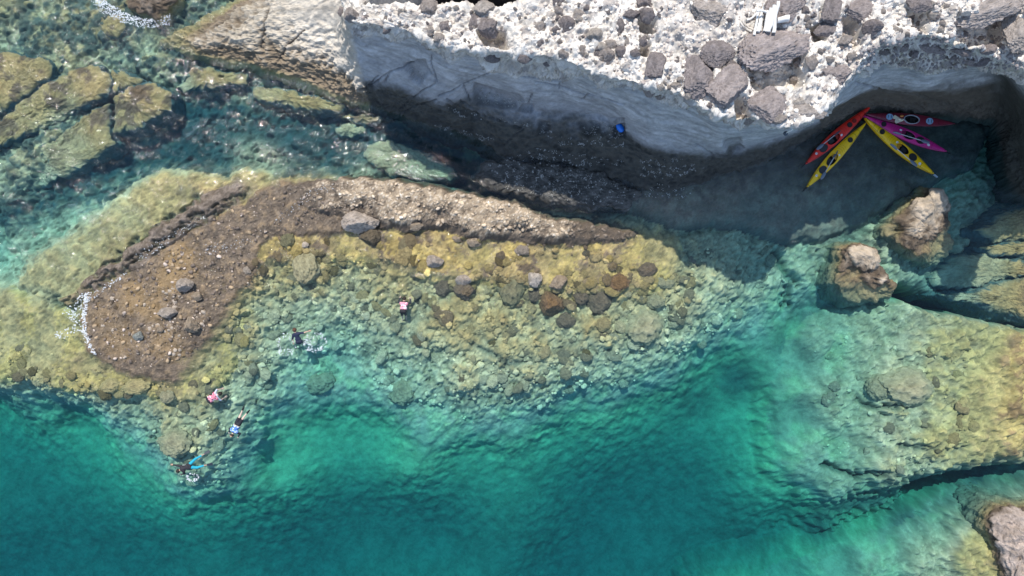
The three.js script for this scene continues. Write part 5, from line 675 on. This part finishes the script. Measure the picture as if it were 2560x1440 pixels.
const swim = [
  makePerson({ joints: hang, skin: [.52, .34, .25], wear: [{ name: 'hair', on: 'head', grow: .016, colour: HAIR, clip: (x, y, z) => Math.max(-y - .02, z - .86) }, { name: 'rash_vest', on: 'suit', grow: .012, colour: [.03, .025, .03] }, { name: 'life_vest', on: 'torso', grow: .045, colour: pinkPrint, clip: zBetween(.08, .5) }, { name: 'shorts', on: 'hips', grow: .02, colour: [.012, .012, .016], clip: (x, y, z) => z - .07 }] }, 1008, 777, [.08, -1], .08, -.02, 'swimmer in a pale pink vest and black shorts, head up, above the rubble'),
  makePerson({ joints: { ...hang, eL: [-.46, .06, .42], wL: [-.74, .1, .44], eR: [.3, .0, .24], wR: [.34, -.06, .02] }, skin: [.6, .38, .27], wear: [{ name: 'hair', on: 'head', grow: .02, colour: [.09, .035, .02], clip: (x, y) => -y - .04 }, { name: 'swim_shirt', on: 'shirt', grow: .014, colour: [.012, .018, .05] }, { name: 'shorts', on: 'hips', grow: .018, colour: [.012, .016, .04], clip: (x, y, z) => z - .08 }] }, 747, 853, [-.28, -1], -.25, .0, 'swimmer in a dark blue shirt with one arm stretched out, splashing'),
  makePerson({ joints: { ...hang, eR: [.3, -.1, .62], wR: [.22, -.14, .84] }, skin: [.5, .33, .25], wear: [{ name: 'hair', on: 'head', grow: .018, colour: HAIR, clip: (x, y) => -y - .03 }, { name: 'life_vest', on: 'torso', grow: .05, colour: pinkPrint2, clip: zBetween(.02, .5) }, { name: 'swim_shirt', on: 'shirt', grow: .012, colour: [.55, .57, .66] }, { name: 'shorts', on: 'hips', grow: .02, colour: [.012, .012, .02], clip: (x, y, z) => z - .05 }] }, 523, 999, [1, -.55], .05, -.02, 'swimmer in a bright pink and black patterned vest beside the yellow boulders'),
  makePerson({ joints: { ...flat, kR: [.12, -.04, -.45], aR: [.2, -.02, -.82], tR: [.24, -.02, -1] }, skin: [.62, .46, .36], fins: null, wear: [{ name: 'hair', on: 'head', grow: .014, colour: [.04, .025, .018], clip: (x, y, z) => Math.max(-y - .02, z - .74) }, { name: 'cap', on: 'head', grow: .018, colour: [.62, .42, .28], clip: (x, y, z) => Math.max(-y - .02, .745 - z) }, { name: 'rash_vest', on: 'suit', grow: .012, colour: [.015, .016, .022] }, { name: 'life_vest', on: 'torso', grow: .045, colour: bluePrint, clip: zBetween(.1, .5) }, { name: 'belt', on: 'torso', grow: .05, colour: [.5, .42, .32], clip: zBetween(.06, .1) }, { name: 'shorts', on: 'legs', grow: .03, colour: [.008, .009, .016], clip: (x, y, z) => Math.max(z - .06, -.36 - z) }, { name: 'water_shoes', on: 'feet', grow: .02, colour: [.01, .01, .012] }] }, 594, 1060, [-34, 67], 0, .03, 'snorkeller floating face down in a blue vest, black shorts and bare legs'),
  makePerson({ joints: { ...flat, eR: [-.32, -.02, .6], eL: [-.3, .02, .62], wL: [-.42, .04, .82], eR: [.3, -.12, .5], wR: [.28, -.2, .7], kL: [-.24, -.1, -.4], aL: [-.28, -.2, -.76], tL: [-.3, -.24, -.94], kR: [.26, -.08, -.34], aR: [.3, -.12, -.7], tR: [.34, -.14, -.88] }, skin: [.45, .29, .2], fins: [.02, .022, .03], wear: [{ name: 'hair', on: 'head', grow: .018, colour: HAIR, clip: (x, y) => -y - .03 }, { name: 'rash_vest', on: 'suit', grow: .014, colour: [.02, .018, .024] }, { name: 'leggings', on: 'legs', grow: .014, colour: [.01, .34, .46], clip: (x, y, z) => z - .02 }] }, 474, 1165, [-.86, .36], 0, .02, 'snorkeller in a black top, cyan leggings and dark fins, lowest in the photo'),
];
for (const s of swim) for (const c of s.children) if (c.material.map && c.name === 'life_vest') planar(c);
{ // pale green board-like float near the feet of the blue-vested snorkeller, just under the surface
  const s = new THREE.Shape(); s.absellipse(0, 0, .26, .4, 0, 6.2832); const g = new THREE.ExtrudeGeometry(s, { depth: .04, bevelEnabled: true, bevelSize: .03, bevelThickness: .02, bevelSegments: 3, curveSegments: 30 }); g.rotateX(-Math.PI / 2); { const p = g.attributes.position; for (let i = 0; i < p.count; i++) { const f = 1 + .1 * n2(p.getX(i) * 4, p.getZ(i) * 4); p.setXYZ(i, p.getX(i) * f, p.getY(i) - .25 * p.getX(i) ** 2, p.getZ(i) * f); } g.computeVertexNormals(); }
  const m = mesh(g, gloss([.42, .68, .36], .6)), [x, z] = at(628, 1028, -.25); m.position.set(x, Math.max(-.2, onFloor(628, 1028)[1] + .15), z); m.rotation.y = -.3; add(m, 'swim_float', 'pale green oval shape just under water at the feet of the blue-vested snorkeller', 'float');
}

// ---------------------------------------------------------------- foam: thin white strands and bubbles on the water; specks on wet reef are painted glints
{
  const l = [], white = [.86, .88, .9];
  const strands = (s, n, f, width, size, lift = .03, mask) => { const q = poly(s), xs = q.map((p) => p[0]), ys = q.map((p) => p[1]); for (let k = 0, t = 0; k < n && t < n * 60; t++) { const px = lerp(Math.min(...xs), Math.max(...xs), R()), py = lerp(Math.min(...ys), Math.max(...ys), R()); if (!inPoly(q, px, py)) continue; const v = n2(px * f, py * f) + .4 * n2b(px * f * 2.6, py * f * 2.6); if (Math.abs(v) > width) continue; if (mask && !mask(px, py)) continue; const [fx, fy, fz] = onFloor(px, py), y = Math.max(fy, 0) + lift, [x, z] = at(px, py, y), r = size * (.4 + R() * 1.1); l.push([new THREE.Vector3(x, y, z), new THREE.Vector3(r * (1 + R()), .012 + r * .25, r), white]); k++; } };
  strands('200,728 228,735 214,790 222,850 240,886 222,878 200,830 150,850 130,835 190,810 150,780 185,760', 480, .07, .16, .024);
  strands('212,740 222,745 214,800 216,830 226,850 238,886 226,876 206,830 206,780', 330, .09, .3, .026);
  strands('205,740 300,690 330,670 300,700 230,750', 110, .06, .10, .025);
  strands('225,0 250,-8 300,28 350,44 392,50 430,30 425,62 360,72 300,55 250,30', 520, .13, .2, .022);
  strands('238,0 262,0 330,40 385,48 380,58 330,56 270,28', 170, .11, .25, .026);
  const ring = (cx, cy, rx, ry, n) => { for (let k = 0; k < n; k++) { const a = R() * 6.2832, q = .35 + .65 * Math.sqrt(R()), px = cx + Math.cos(a) * rx * q, py = cy + Math.sin(a) * ry * q; if (n2(px * .16, py * .16) < .05 && R() < .8) continue; const [x, z] = at(px, py, .03), r = .012 + .03 * R() * R(); l.push([new THREE.Vector3(x, .02, z), new THREE.Vector3(r * 2, .015, r), white]); } };
  ring(788, 856, 30, 26, 240); ring(782, 866, 26, 12, 90); ring(716, 858, 26, 26, 110); ring(712, 880, 22, 8, 60); ring(481, 1193, 16, 11, 110); ring(460, 1167, 9, 7, 40);
  strands('640,596 760,480 830,455 840,470 780,500 690,560', 150, .08, .07, .016, .015); strands('330,640 500,540 520,545 470,575 350,655', 200, .1, .09, .018, .015); strands('500,610 640,596 630,612 520,640', 110, .09, .1, .016, .015);  // white specks painted as glints on the wet reef
  const f = scatterOn(scene, 'foam', l, PEB[1], new THREE.MeshStandardMaterial({ color: 0xffffff, roughness: .6, transparent: true, opacity: .45 })); f.userData.label = 'white foam and splashes round rocks and swimmers, with painted glint specks on the wet reef';
}

renderer.render(scene, camera);
